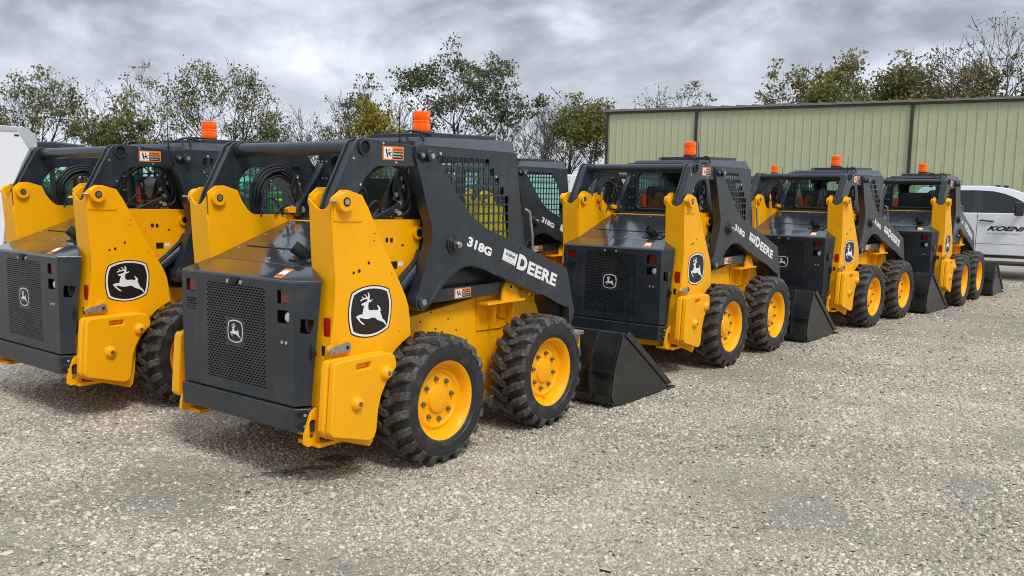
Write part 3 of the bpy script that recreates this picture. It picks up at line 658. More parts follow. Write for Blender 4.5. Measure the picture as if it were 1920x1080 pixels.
    for b0, b1 in ((.08, .11), (.89, .92)): g.face([SIDE(-.612)(*PQ(a, b), .002) for a, b in ((.04, b0), (.96, b0), (.96, b1), (.04, b1))], 2)
    put_text(g, text_mesh('KOENIG', .03, .25), [PQ(.15, .52), PQ(.85, .52), PQ(.85, .76), PQ(.15, .76)], lambda x, z: (x, -.6145, z), 1)
    put_text(g, text_mesh('KOENIG EQUIPMENT', .0), [PQ(.28, .28), PQ(.72, .28), PQ(.72, .36), PQ(.28, .36)], lambda x, z: (x, -.6145, z), 2)
    g.build('dealer_plate', ['white', 'decalblack', 'greypaint'], R, smooth=False)
    warn_decal([(-.305, 1.770), (-.140, 1.771), (-.137, 1.847), (-.305, 1.846)], SIDE(-.597)).build('warning_label', ['white', 'decalblack', 'orange'], R, smooth=False)
    warn_decal([(.385, .921), (.545, .921), (.545, .985), (.385, .985)], SIDE(-.533)).build('warning_label', ['white', 'decalblack', 'orange'], R, smooth=False)
    # --- cab
    def grid_holes():
        H = []
        z = 1.79; ends = [.86, .905, .95, 1.0, 1.05, 1.065, 1.07, 1.075, 1.075, 1.075]
        for k, x1 in enumerate(ends):
            x = .30 + (.054 * max(0, k - 6))
            while x + .05 <= x1 + .02: H.append(rrect(x + .005, x + .049, z - .026, z + .026, .007, 1)); x += .054
            z -= .0615
        return H
    gh = grid_holes()
    side = [(.13, 1.872), (1.135, 1.867), (1.185, 1.55), (1.26, 1.22), (1.28, 1.02), (1.2, .93), (.35, .93), (.0, 1.05), (-.03, 1.36), (-.10, 1.42), (-.09, 1.49), (.13, 1.79)]
    for s in (-1, 1):
        g = MB(); g.plate(side, gh, .433, .440)
        if s < 0: g = g.mirrored()
        g.build('cab_side', 'dark', R)
        g = MB(); g.prism([(-.10, 1.42), (-.09, 1.49), (.13, 1.79), (.155, 1.79), (-.06, 1.49), (-.07, 1.42)], .395, .433)
        g.prism([(1.12, 1.86), (1.17, 1.55), (1.25, 1.22), (1.27, 1.02), (1.23, 1.02), (1.21, 1.22), (1.13, 1.55), (1.08, 1.86)], .37, .433)
        if s < 0: g = g.mirrored()
        g.build_each('cab_pillar', 'dark', R, bevel=.003)
        g = MB(); g.face([(.22, .416, 1.10), (1.10, .416, 1.10), (1.10, .416, 1.84), (.22, .416, 1.84)])
        if s < 0: g = g.mirrored()
        g.build('side_window', 'glass', R, smooth=False)
        g = MB(); g.tube([(1.24, .445, 1.48), (1.26, .47, 1.46), (1.29, .475, 1.30), (1.31, .47, 1.17), (1.29, .445, 1.14)], .010, 8)
        for x, z in ((.345, 1.832), (.905, 1.70)): g.cyl((x, .44, z), (x, .446, z), .009, 10, mi=1)
        if s < 0: g = g.mirrored()
        g.build_each('grab_handle', ['greypaint', 'bolt'], R)
    rp = MB(); rp.plate([(-.433, 1.36), (.433, 1.36), (.433, 1.90), (-.433, 1.90)], [rrect(-.30, .30, 1.455, 1.80, .05, 5)], .115, .125, lambda u, v, w_: (w_, u, v))
    rp.box(-.06, .118, -.433, .433, 1.34, 1.415)
    ro_ = rp.build('cab_rear_panel', 'dark', R, bevel=.002)
    g = MB()
    pr = rrect(-.315, .315, 1.44, 1.815, .06, 5); g.tube([(.108, a, b) for a, b in pr] + [(.108, *pr[0])], .012, 8); g.build('window_seal', 'black', ro_)
    MB().face([(.12, -.31, 1.445), (.12, .31, 1.445), (.12, .31, 1.81), (.12, -.31, 1.81)]).build('rear_window', 'rearglass', R, smooth=False)
    g = MB()
    for y in (-.40, -.36, .36, .40):
        for z in (1.45, 1.56, 1.67, 1.78): g.cyl((.115, y, z), (.111, y, z), .007, 8)
    g.build_each('bolt', 'bolt', ro_)
    g = MB(); tr = [(-.20, 1.752), (-.27, 1.752), (-.235, 1.798)]
    g.face([(.112, a, b) for a, b in tr], 0); g.face([(.111, -.235 + (a + .235) * .72, 1.768 + (b - 1.768) * .7) for a, b in tr], 1); g.build('triangle_label', ['red', 'decalblack'], ro_, smooth=False)
    # roof: flat top with chamfered sides, raised hatch
    g = MB()
    top = [(.16, .36, 1.928), (.25, -.36, 1.932), (1.19, -.36, 1.955), (1.19, .36, 1.955)]
    bot = [(.12, .437, 1.868), (.18, -.437, 1.874), (1.125, -.437, 1.866), (1.125, .437, 1.866)]
    g.add(top + bot, [(0, 1, 2, 3), (0, 4, 5, 1), (1, 5, 6, 2), (2, 6, 7, 3), (3, 7, 4, 0), (7, 6, 5, 4)])
    g.prism([(.34, .18), (.42, -.30), (1.08, -.30), (1.08, .24), (.95, .30), (.5, .30)], 1.93, 1.968, fn=lambda u, v, w_: (u, v, w_ + .02 * (u - .3)))
    ro = g.build('roof', 'dark', R, bevel=.006)
    g = MB(); g.tube([(.16, -.30, 1.94), (.25, -.22, 1.965), (.40, -.12, 1.985), (.55, -.06, 1.99)], .008, 8); g.tube([(.22, -.42, 1.90), (.20, -.40, 1.96), (.26, -.34, 1.965), (.33, -.36, 1.95)], .008, 8); g.build_each('cable', 'black', ro)
    g = MB(); g.cyl((.67, .03, 1.97), (.67, .03, 1.998), .064, 32); g.build('beacon_base', 'black', ro)
    g = MB(); g.lathe([(.0, 2.137), (.050, 2.137), (.060, 2.131), (.062, 2.122), (.062, 2.078), (.060, 2.074), (.062, 2.070), (.062, 2.058), (.060, 2.054), (.063, 2.048), (.063, 2.004), (.060, 1.998), (0, 1.998)], 40)
    bc = g.build('beacon', 'beacon', R)
    for v in bc.data.vertices: x, y, z = v.co; v.co = (.67 + x, .03 + z, y)
    g = MB(); g.tube([(.06, -.37, 1.88), (.058, -.37, 1.98), (.055, -.37, 2.095)], [.006, .004, .0025], 6); g.cyl((.06, -.37, 1.86), (.06, -.37, 1.90), .010, 8); g.build('antenna', 'black', R)
    # interior
    g = MB(); g.box(.05, 1.2, -.40, .40, .90, .95); g.box(.05, .11, -.42, .42, .95, 1.41); g.box(.13, .9, .30, .41, .95, 1.30); g.box(.13, .9, -.41, -.30, .95, 1.30); g.build('cab_floor', 'cabgrey', R, bevel=.01)
    g = MB(); g.prism([(.22, 1.10), (.66, 1.13), (.68, 1.22), (.36, 1.22), (.30, 1.30), (.24, 1.66), (.17, 1.68), (.15, 1.62), (.18, 1.25)], -.24, .24); g.build('seat', 'black', R, bevel=.03, seg=3)
    g = MB(); g.box(.16, .20, .235, .30, 1.455, 1.59); g.box(.16, .20, -.30, -.235, 1.455, 1.59); g.build_each('lap_bar_pad', 'pad', R, bevel=.012)
    g = MB(); g.tube([(.3, .30, 1.25), (.4, .30, 1.42), (.75, .29, 1.45), (.8, .15, 1.43), (.8, -.15, 1.43), (.75, -.29, 1.45), (.4, -.30, 1.42), (.3, -.30, 1.25)], .016, 8)
    for s in (-1, 1): g.tube([(.85, s * .25, 1.1), (.80, s * .25, 1.32), (.84, s * .24, 1.42)], .018, 8)
    g.build('control_bars', 'black', R)
    g = MB(); g.plate([(-.37, 1.0), (.37, 1.0), (.37, 1.87), (-.37, 1.87)], [rrect(-.33, .33, 1.06, 1.80, .05, 4)], 1.10, 1.13, lambda u, v, w_: (w_ + (1.87 - v) * .13, u, v)); g.build('front_door_frame', 'black', R)
    g = MB(); g.face([(1.115 + (1.87 - v) * .13, u, v) for u, v in ((-.34, 1.04), (.34, 1.04), (.34, 1.82), (-.34, 1.82))]); g.build('front_window', 'glass', R, smooth=False)
    # --- bucket
    BK = [(1.725, .10), (1.755, .285), (1.860, .53), (1.862, .562), (1.90, .558), (2.0, .50), (2.64, .045), (2.52, .012), (1.897, .012), (1.76, .04)]
    g = MB()
    for y0, y1 in ((-.915, -.905), (.905, .915)): g.prism(BK, y0, y1)
    sh = [(1.895, .562), (1.862, .562), (1.848, .525), (1.748, .285), (1.715, .10), (1.75, .03), (1.897, .0), (2.735, .0), (2.735, .012), (1.90, .016), (1.77, .045), (1.735, .10), (1.766, .28), (1.868, .52)]
    g.prism(sh, -.9035, .9035); g.box(2.60, 2.74, -.925, .925, .0, .018)
    for y in (-.915, .905):
        pass
    g.prism([(1.95, .565), (2.68, .05), (2.60, .05), (1.90, .535)], -.928, -.9165); g.prism([(1.95, .565), (2.68, .05), (2.60, .05), (1.90, .535)], .9165, .928)
    bk = g.build('bucket', 'bucket', R, bevel=.003)
    g = MB()
    for y in (-.745, -.50, .50, .745): g.prism([(1.83, .56), (1.80, .58), (1.69, .38), (1.66, .25), (1.70, .06), (1.75, .05), (1.715, .10), (1.748, .285), (1.848, .525)], y - .006, y + .006)
    g.box(1.715, 1.737, -.9, .9, .276, .288)
    g.build_each('bucket_rib', 'bucket', bk, bevel=.002)
    # --- wheels (axle along y, outer face towards -y)
    hub = thing('wheel_proto', (0, 0, 0), 0, '', ''); 
    rim = MB()
    rim.lathe([(.212, .11), (.222, .10), (.205, .06), (.19, .0), (.196, -.05), (.208, -.09), (.222, -.112), (.236, -.120), (.240, -.112), (.226, -.100), (.214, -.08), (.21, -.04), (.207, .0)], 56)
    rim.lathe([(.20, -.055), (.185, -.052), (.176, -.060), (.166, -.064), (.158, -.055), (.15, -.050), (.10, -.050), (.092, -.052), (.088, -.050), (.083, -.055), (.078, -.066), (.06, -.071), (.012, -.074), (.010, -.070), (.0, -.070)], 56)
    rim.cyl((.15, -.045, .10), (.16, -.075, .105), .009, 8)
    r_o = rim.build('wheel', 'yellow', None)
    ty = MB()
    ty.lathe([(.232, .115), (.25, .130), (.29, .138), (.33, .134), (.350, .118), (.358, .08), (.360, 0), (.358, -.08), (.350, -.118), (.336, -.131), (.334, -.136), (.329, -.137), (.327, -.1345), (.29, -.1385), (.262, -.136), (.258, -.131), (.252, -.131), (.240, -.125), (.232, -.115)], 72)
    t_o = ty.build('tyre', 'tyre', r_o)
    lg = MB(); rnd = random.Random(5); NL = 21
    for sd in (-1, 1):
        for k in range(NL):
            th0 = 2 * PI * (k + (0.5 if sd > 0 else 0)) / NL
            st = [(.332, .141, -.055, .018, .326), (.360, .134, -.045, .021, .345), (.384, .118, -.03, .023, .352), (.388, .075, .005, .024, .356), (.389, .052, .045, .026, .357), (.389, .022, .105, .024, .358), (.388, -.012, .125, .021, .358)]
            T = []; B_ = []
            for (r, y, dth, hw, rb) in st:
                th = th0 + dth; yy = sd * y
                for rr, hh, L_ in ((r + rnd.uniform(-.002, .001), hw, T), (rb, hw * 1.35, B_)):
                    for q in (-1, 1):
                        a = th + q * hh / r; L_.append((rr * math.cos(a), yy - (sd * .004 if L_ is B_ and y > .12 else 0), rr * math.sin(a)))
            n = len(st); v = T + B_; fs_ = []
            for i in range(n - 1):
                a, b, c_, d_ = 2 * i, 2 * i + 1, 2 * i + 3, 2 * i + 2
                fs_ += [(a, b, c_, d_), (a, d_, 2 * n + d_, 2 * n + a), (b, 2 * n + b, 2 * n + c_, c_)]
            fs_ += [(0, 2 * n, 2 * n + 1, 1), (2 * n - 2, 2 * n - 1, 4 * n - 1, 4 * n - 2)]
            lg.add(v, fs_)
    l_o = lg.build('tread', 'lug', r_o, bevel=.0035, smooth=True)
    nuts = []
    nm = MB(); nm.cyl((0, -.052, 0), (0, -.056, 0), .0155, 16); nm.cyl((0, -.056, 0), (0, -.068, 0), .0115, 6); nm.cyl((0, -.068, 0), (0, -.074, 0), .006, 8)
    n0 = nm.build('lug_nut', 'nut', r_o)
    for k in range(8):
        o_ = n0 if k == 0 else n0.copy()
        if k: col.objects.link(o_)
        t = 2 * PI * (k + .4) / 8; o_.location = (.122 * math.cos(t), 0, .122 * math.sin(t))
    bpy.data.objects.remove(hub)
    r_o.parent = R; first = True
    for x in (0.0, 1.08):
        for s in (-1, 1):
            o_ = r_o if first else copy_tree(r_o, R)
            first = False
            o_.location = (x, s * .69, .38); o_.rotation_euler = (0, rnd.uniform(0, 6.28) if s < 0 else .3, 0 if s < 0 else PI)
    ax = MB()
    for x in (0, 1.08): ax.cyl((x, -.66, .38), (x, .66, .38), .085, 20)
    ax.build_each('axle', 'yellow', R)
    return R
def scaled_poly(p): return p

LOADERS = [
 ('B', (-1.0220, 5.4746), 0.9194, 'nearest skid steer loader, its rear grille, deer emblem and right tyres in full view'),
 ('C', (1.4201, 8.5098), 0.9020, 'loader just beyond the nearest bucket, its left tower carrying two pivot bosses'),
 ('D', (3.8594, 11.1571), 0.8350, 'third loader of the front row, just before the one beside the pickup'),
 ('E', (6.0990, 13.3665), 0.9007, 'farthest loader of the front row, parked in front of the white pickup'),
 ('A', (-2.9338, 6.7800), 0.9153, 'leftmost loader beside the white trailer, its rear cut by the frame'),
 ('F', (-0.4168, 9.8151), 0.9028, 'half hidden loader of the back row, cab showing directly behind the nearest loader'),
 ('G', (1.95, 12.75), 0.9000, 'back row loader almost wholly hidden behind the one with two pivot bosses'),
 ('H', (4.36, 15.45), 0.8900, 'back row loader showing little more than an orange beacon behind the third front loader'),
]
proto = make_loader()
roots = {}
for i, (k, (x, y), a, lab) in enumerate(LOADERS):
    o = proto if i == 0 else copy_tree(proto)
    roots[k] = o
for k, (x, y), a, lab in LOADERS:
    o = roots[k]; o.location = (x, y, 0); o.rotation_euler = (0, 0, a); o['label'] = lab; o['category'] = 'loader'; o['group'] = 'skid steer loaders parked in two nose to tail rows'
for c_ in list(roots['F'].children):
    if c_.name.startswith('beacon'): bpy.data.objects.remove(c_)
# second boss plate on the left tower of one loader
g = MB(); g.prism([(-.50, 1.44), (-.46, 1.53), (-.42, 1.59), (-.38, 1.605), (-.34, 1.58), (-.30, 1.53), (-.27, 1.43)], .4715, .482); g.cyl((-.36, .44, 1.545), (-.36, .50, 1.545), .035, 20)
g.build('boss_plate', 'yellow', roots['C'], bevel=.003)

# ------------------------------------------------------------------ ground
def ground_mat():
    m = bpy.data.materials.new('gravel'); m.use_nodes = True; t = m.node_tree; b = t.nodes['Principled BSDF']; nn = t.nodes.new; lk = t.links.new
    b.inputs['Roughness'].default_value = 0.9; b.inputs['Specular IOR Level'].default_value = 0.2
    tc = nn('ShaderNodeTexCoord')
    def noise(s, d=5, r=.5):
        q = nn('ShaderNodeTexNoise'); q.inputs['Scale'].default_value = s; q.inputs['Detail'].default_value = d; q.inputs['Roughness'].default_value = r; lk(tc.outputs['Object'], q.inputs[0]); return q.outputs[0]
    def mixc(f, a, c, mode='MIX'):
        q = nn('ShaderNodeMix'); q.data_type = 'RGBA'; q.blend_type = mode
        for i, v in ((0, f), (6, a), (7, c)):
            if isinstance(v, (float, int)): q.inputs[i].default_value = v
            elif isinstance(v, tuple): q.inputs[i].default_value = (*v, 1)
            else: lk(v, q.inputs[i])
        return q.outputs[2]
    def ramp(src, a, b_, lo=0.0, hi=1.0):
        q = nn('ShaderNodeMapRange'); lk(src, q.inputs[0]); q.inputs['From Min'].default_value = a; q.inputs['From Max'].default_value = b_; q.inputs['To Min'].default_value = lo; q.inputs['To Max'].default_value = hi; return q.outputs[0]
    big = noise(.35, 3); mid = noise(1.7, 6, .6); fine = noise(55, 8, .75)
    base = mixc(ramp(big, .40, .60), (.37, .32, .24), (.62, .53, .385))
    base = mixc(ramp(mid, .45, .62, 0, .6), base, (.28, .26, .22))
    mpt = nn('ShaderNodeMapping'); mpt.inputs['Rotation'].default_value = (0, 0, -.85); mpt.inputs['Scale'].default_value = (.12, 1.5, 1); lk(tc.outputs['Object'], mpt.inputs[0])
    trk = nn('ShaderNodeTexNoise'); trk.inputs['Scale'].default_value = 1.3; trk.inputs['Detail'].default_value = 4; lk(mpt.outputs[0], trk.inputs[0])
    base = mixc(ramp(trk.outputs[0], .53, .62, 0, .55), base, (.58, .515, .395))
    v = nn('ShaderNodeTexVoronoi'); v.inputs['Scale'].default_value = 70; lk(tc.outputs['Object'], v.inputs[0])
    v2 = nn('ShaderNodeTexVoronoi'); v2.inputs['Scale'].default_value = 32; lk(tc.outputs['Object'], v2.inputs[0])
    sp1 = nn('ShaderNodeSeparateColor'); lk(v.outputs['Color'], sp1.inputs[0])
    sp2 = nn('ShaderNodeSeparateColor'); lk(v2.outputs['Color'], sp2.inputs[0])
    base = mixc(ramp(sp1.outputs[0], .0, 1, 0, .55), base, mixc(sp1.outputs[1], (.20, .18, .15), (.56, .50, .40)))
    base = mixc(ramp(sp2.outputs[0], .55, .7, 0, .5), base, mixc(sp2.outputs[1], (.24, .22, .19), (.52, .47, .375)))
    lk(base, b.inputs['Base Color'])
    bp_ = nn('ShaderNodeBump'); bp_.inputs['Strength'].default_value = 1.0; bp_.inputs['Distance'].default_value = .014
    ad = nn('ShaderNodeMath'); ad.operation = 'ADD'; lk(v.outputs['Distance'], ad.inputs[0]); lk(fine, ad.inputs[1])
    ad2 = nn('ShaderNodeMath'); ad2.operation = 'ADD'; lk(ad.outputs[0], ad2.inputs[0]); lk(v2.outputs['Distance'], ad2.inputs[1])
    lk(ad2.outputs[0], bp_.inputs['Height']); lk(bp_.outputs[0], b.inputs['Normal'])
    return m
gm = ground_mat()
g = MB(); g.face([(-1500, -60, 0), (1500, -60, 0), (1500, 2500, 0), (-1500, 2500, 0)])
gr = g.build('ground', gm, None, smooth=False); gr['kind'] = 'structure'
# grass strip far off
def grass_mat():
    return mat('far_grass', (0.10, 0.13, 0.04), 0.9, var=0.35, vscale=0.5)
M['grass'] = grass_mat()
g = MB(); g.face([(-400, 44, .004), (4, 44, .004), (4, 400, .004), (-400, 400, .004)]); o = g.build('grass_field', 'grass', None, smooth=False); o['kind'] = 'structure'

# loose stones: one object of many small angular stones
def stone_mat():
    m = bpy.data.materials.new('limestone_chips'); m.use_nodes = True; t = m.node_tree; b = t.nodes['Principled BSDF']; nn = t.nodes.new; lk = t.links.new
    b.inputs['Roughness'].default_value = .85; b.inputs['Specular IOR Level'].default_value = .25
    at_ = nn('ShaderNodeAttribute'); at_.attribute_name = 'tone'
    r = nn('ShaderNodeValToRGB'); lk(at_.outputs['Fac'], r.inputs[0]); e = r.color_ramp.elements
    e[0].position = 0; e[0].color = (.035, .034, .033, 1); e[1].position = 1; e[1].color = (.62, .45, .25, 1)
    for p, c in ((.14, (.25, .225, .185)), (.35, (.39, .345, .27)), (.6, (.51, .45, .35)), (.8, (.63, .565, .445)), (.92, (.73, .67, .54))):
        q = e.new(p); q.color = (*c, 1)
    lk(r.outputs[0], b.inputs['Base Color'])
    return m
M['stone'] = stone_mat()
def stones():
    rg = np.random.default_rng(11)
    P = []; S = []
    def zone(y0, y1, dens, smin, smax, pw=2.0):
        ymid = np.arange(y0, y1, .25)
        for yy in ymid:
            x0 = (-960 - 60) / F_PX * (yy + .25) - .2; x1 = (960 + 60) / F_PX * (yy + .25) + .2
            n = int(dens * .25 * (x1 - x0)); 
            P.append(np.stack([rg.uniform(x0, x1, n), rg.uniform(yy, yy + .25, n)], 1)); S.append(smin + (smax - smin) * rg.random(n) ** pw)
    zone(3.2, 5.0, 7600, .003, .0105, 3.0); zone(5.0, 7.0, 4200, .0036, .012, 3.0); zone(7.0, 10.0, 1700, .005, .014, 2.6); zone(10, 17, 300, .007, .017); zone(3.2, 9, 40, .010, .020, 2.5)
    P = np.concatenate(P); S = np.concatenate(S)
    # patches with fewer loose stones
    nz = np.sin(P[:, 0] * 1.7 + 1.3 * np.sin(P[:, 1] * 1.1)) * np.cos(P[:, 1] * 1.3 + np.sin(P[:, 0] * 2.1)) + .5 * np.sin(P[:, 0] * 4.1 + P[:, 1] * 3.3)
    ta = .85; uu = P[:, 0] * -math.sin(ta) + P[:, 1] * math.cos(ta) + .12 * np.sin(P[:, 0] * .7)
    trk = np.exp(-((uu - 1.25) / .20) ** 2) + np.exp(-((uu - .0) / .22) ** 2) + .8 * np.exp(-((uu + 1.3) / .25) ** 2)     # wheel tracks along the row
    keep = rg.random(len(P)) > np.clip(.9 * (nz - .1) + .6 * trk, 0, .82)
    P = P[keep]; S = S[keep]; n = len(P)
    base = np.array([(-1, -1, -.6), (1, -1, -.6), (1, 1, -.6), (-1, 1, -.6), (-.75, -.7, .7), (.75, -.7, .7), (.75, .7, .7), (-.75, .7, .7)], float)
    V = base[None] * (1 + rg.uniform(-.45, .45, (n, 8, 3)))
    V *= (S[:, None, None] * np.stack([rg.uniform(.8, 1.25, n), rg.uniform(.6, 1.0, n), rg.uniform(.35, .75, n)], 1)[:, None, :])
    a = rg.uniform(0, 2 * PI, n); tl = rg.normal(0, .5, n); ca, sa = np.cos(a), np.sin(a); ct, st_ = np.cos(tl), np.sin(tl)
    x, y, z = V[..., 0], V[..., 1], V[..., 2]
    y, z = y * ct[:, None] - z * st_[:, None], y * st_[:, None] + z * ct[:, None]
    x, y = x * ca[:, None] - y * sa[:, None], x * sa[:, None] + y * ca[:, None]
    V = np.stack([x + P[:, 0:1], y + P[:, 1:2], z + (S * rg.uniform(-.05, .35, n))[:, None]], -1).reshape(-1, 3)
    q = np.array([(4, 5, 6, 7), (0, 1, 5, 4), (1, 2, 6, 5), (2, 3, 7, 6), (3, 0, 4, 7)])
    Fc = (q[None] + 8 * np.arange(n)[:, None, None]).reshape(-1)
    me = bpy.data.meshes.new('gravel_stones'); me.vertices.add(n * 8); me.vertices.foreach_set('co', V.ravel().astype(np.float32))
    me.loops.add(len(Fc)); me.loops.foreach_set('vertex_index', Fc.astype(np.int32)); me.polygons.add(n * 5)
    me.polygons.foreach_set('loop_start', np.arange(0, n * 20, 4, dtype=np.int32)); me.update(calc_edges=True)
    fl = np.sin(P[:, 0] * 2.3 + 2 * np.sin(P[:, 1] * 1.9)) * np.sin(P[:, 1] * 3.1 + 1.7 * np.sin(P[:, 0] * 1.4 + 1)) + .6 * np.sin(P[:, 0] * 6.1 + P[:, 1] * 2.2) * np.sin(P[:, 1] * 7.3 - P[:, 0] * 1.9)
    tone = np.clip(rg.normal(.54, .20, n) + .11 * fl, .10, .92); rare = rg.random(n) > .985; tone[rare] = rg.uniform(.93, 1, rare.sum())
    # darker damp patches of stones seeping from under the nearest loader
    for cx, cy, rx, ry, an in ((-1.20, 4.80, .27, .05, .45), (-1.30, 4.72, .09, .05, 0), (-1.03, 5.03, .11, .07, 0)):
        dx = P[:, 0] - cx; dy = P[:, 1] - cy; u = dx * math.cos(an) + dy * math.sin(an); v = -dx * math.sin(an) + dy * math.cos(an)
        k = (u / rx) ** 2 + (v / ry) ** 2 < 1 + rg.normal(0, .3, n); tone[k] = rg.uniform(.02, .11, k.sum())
    at_ = me.attributes.new('tone', 'FLOAT', 'FACE'); at_.data.foreach_set('value', np.repeat(tone, 5).astype(np.float32))
    me.materials.append(M['stone']); o = bpy.data.objects.new('gravel_stones', me); col.objects.link(o)
    o['kind'] = 'stuff'; o['label'] = 'loose grey and tan crushed limestone gravel covering the yard'; o['category'] = 'gravel'
stones()

# ------------------------------------------------------------------ building
A0 = Vector((3.93, 37.23, 0)); A1 = Vector((17.07, 29.67, 0)); dv = (A1 - A0).normalized(); bk_ = Vector((-dv.y, dv.x, 0)); LEN = 24.0
def BP(s, dpt, z): p = A0 + dv * s + bk_ * dpt; return (p.x, p.y, z)
def wall_mat():
    return mat('sage_metal_siding', (0.43, 0.46, 0.285), 0.5, var=0.05, vscale=.6, coat=.1, dirt=(.30, .30, .2), dscale=1.1, damt=.25, streak=.2)
M['siding'] = wall_mat(); M['trim'] = mat('brown_trim', (0.035, 0.027, 0.023), 0.45, var=.1); M['roofmetal'] = mat('roof_metal', (.22, .20, .18), .45, metal=.2)
BR = thing('metal_building', BP(0, 0, 0), math.atan2(dv.y, dv.x), 'long sage green metal sided shed with brown trim behind the loaders', 'building')
g = MB(); H = 4.88; s = 0.0; prof = []
pitch = .3048
while s < LEN:
    prof += [(s, 0), (s + .10, 0), (s + .118, -.028), (s + .142, -.028), (s + .16, 0)]
    s += pitch
for (a, pa), (b, pb) in zip(prof[:-1], prof[1:]): g.face([(a, pa, 0), (b, pb, 0), (b, pb, H), (a, pa, H)])
g.box(0.0, 0.02, .02, 16, 0, H); g.box(LEN, LEN + .02, .02, 16, 0, H)
g.build('wall', 'siding', BR, smooth=False)
g = MB(); g.prism([(-.12, 4.84), (-.12, 4.99), (.04, 5.02), (.04, 4.84)], -.1, LEN + .1, fn=lambda u, v, w_: (w_, u, v)); g.build('eave_gutter', 'trim', BR, bevel=.01)
g = MB(); g.prism([(-.16, 5.0), (8, 5.65), (16, 5.0), (16, 4.9), (8, 5.55), (-.16, 4.93)], -.15, LEN + .15, fn=lambda u, v, w_: (w_, u, v))
k = 0.0
while k < LEN: g.prism([(-.18, 5.0), (8, 5.65), (8, 5.685), (-.18, 5.035)], k, k + .05, fn=lambda u, v, w_: (w_, u, v)); k += .61
g.build('roof', 'roofmetal', BR, smooth=False)
def bay_s(px, py):
    d = ray(px, py); t = (5 - CAM_H) / d.z; p = Vector((0, 0, CAM_H)) + d * t; return (p - A0).dot(dv)
for s_ in (0.0, (Vector((7.48, 35.62, 0)) - A0).dot(dv), (Vector((14.54, 32.07, 0)) - A0).dot(dv)):
    g = MB(); g.box(s_ - .055, s_ + .055, -.11, -.03, 0, 4.86); g.build('downspout', 'trim', BR, bevel=.01)

# ------------------------------------------------------------------ pickup truck
d = Vector((.87, -.5, 0)).normalized(); P0 = Vector((9.2963, 17.3, 0))
TR = thing('pickup_truck', P0, math.atan2(d.y, d.x), 'white crew cab pickup with dark windows and door lettering, by the green shed', 'pickup')
# side profile, x forward; near side is at y = 0 and the body extends to y = +1.95
BODY = [(-3.35, .62), (-3.38, 1.20), (-3.30, 1.27), (-1.32, 1.27), (-1.30, 1.30), (1.05, 1.32), (1.35, 1.27), (2.15, 1.20), (2.32, 1.10), (2.38, .75), (2.30, .50), (1.95, .46)] + arc(1.50, .42, .46, 10, 170, 8) + [(1.0, .47), (-1.55, .47)] + arc(-2.15, .42, .46, 10, 170, 8) + [(-2.8, .48), (-3.3, .52)]
g = MB(); g.prism(BODY, 0.0, 1.95); g.build('body', 'truckwhite', TR, bevel=.03, seg=3)
CAB = [(-1.30, 1.30), (-1.22, 1.70), (-1.12, 1.80), (-.419, 1.845), (.094, 1.845), (.368, 1.815), (.52, 1.785), (.72, 1.71), (1.35, 1.29)]
g = MB(); n = len(CAB); v = [(a, .02 + (.16 * (b - 1.3) / .5), b) for a, b in CAB] + [(a, 1.93 - (.16 * (b - 1.3) / .5), b) for a, b in CAB]
g.add(v, [tuple(range(n)), tuple(range(2 * n - 1, n - 1, -1))] + [(i, (i + 1) % n, n + (i + 1) % n, n + i) for i in range(n)]); g.build('cab', 'truckwhite', TR, bevel=.025, seg=3)
ty_ = lambda b, o=.004: .02 + .16 * (b - 1.3) / .5 - o
for win in ([(-1.10, 1.31), (-1.05, 1.66), (-.95, 1.745), (-.165, 1.757), (-.165, 1.31)], [(-.005, 1.31), (-.005, 1.752), (.186, 1.74), (.376, 1.695), (.532, 1.635), (.80, 1.49), (.98, 1.33), (.95, 1.31)]):
    g = MB(); k = len(win); g.add([(a, ty_(b), b) for a, b in win] + [(a, ty_(b, -.01), b) for a, b in win], [tuple(range(k))] + [(i, (i + 1) % k, k + (i + 1) % k, k + i) for i in range(k)]); g.build('side_window', 'truckglass', TR, smooth=False)
pil = [(-.165, 1.31), (-.165, 1.757), (-.005, 1.752), (-.005, 1.31)]
g = MB(); g.face([(a, ty_(b, .003), b) for a, b in pil]); g.face([(a, ty_(b, .006), b) for a, b in [(-1.15, 1.295), (1.0, 1.30), (1.0, 1.322), (-1.15, 1.317)]]); g.build('window_pillar', 'blackgloss', TR, smooth=False)
ws = [(.60, .25), (1.30, .10), (1.30, 1.85), (.60, 1.70)]
g = MB(); g.face([(.76, .22, 1.705), (1.30, .12, 1.34), (1.30, 1.82, 1.34), (.76, 1.73, 1.705)]); wo = g.build('windshield', 'truckglass', TR, smooth=False)
for v in wo.data.vertices: v.co.z += .012; v.co.x += .008
g = MB()
for x in (-.062, -1.18, 1.12): g.box(x - .004, x + .004, -.002, .004, .56, 1.30)
g.box(-1.15, 1.1, -.002, .004, .70, .706); g.build_each('door_seam', 'hole', TR, smooth=False)
g = MB(); g.tube([(-.016, -.005, 1.16), (.02, -.03, 1.165), (.18, -.03, 1.15), (.228, -.005, 1.148)], .016, 8); g.tube([(-1.05, -.005, 1.17), (-1.0, -.03, 1.175), (-.86, -.03, 1.17), (-.82, -.005, 1.168)], .016, 8); g.build_each('door_handle', 'blackgloss', TR)
g = MB(); g.box(.56, .73, -.26, -.14, 1.27, 1.54); g.box(.66, .73, -.15, .02, 1.30, 1.36); mo = g.build('side_mirror', 'blackgloss', TR, bevel=.03, seg=3)
MB().box(.553, .558, -.25, -.15, 1.40, 1.43).build('mirror_strip', 'alu', mo)
g = MB(); g.tube([(-1.2, -.02, .40), (-1.1, -.14, .34), (.85, -.14, .34), (1.0, -.02, .42)], .045, 10); g.box(-1.3, 1.05, .0, .06, .43, .50); g.build('running_board', 'blackgloss', TR)
g = MB()
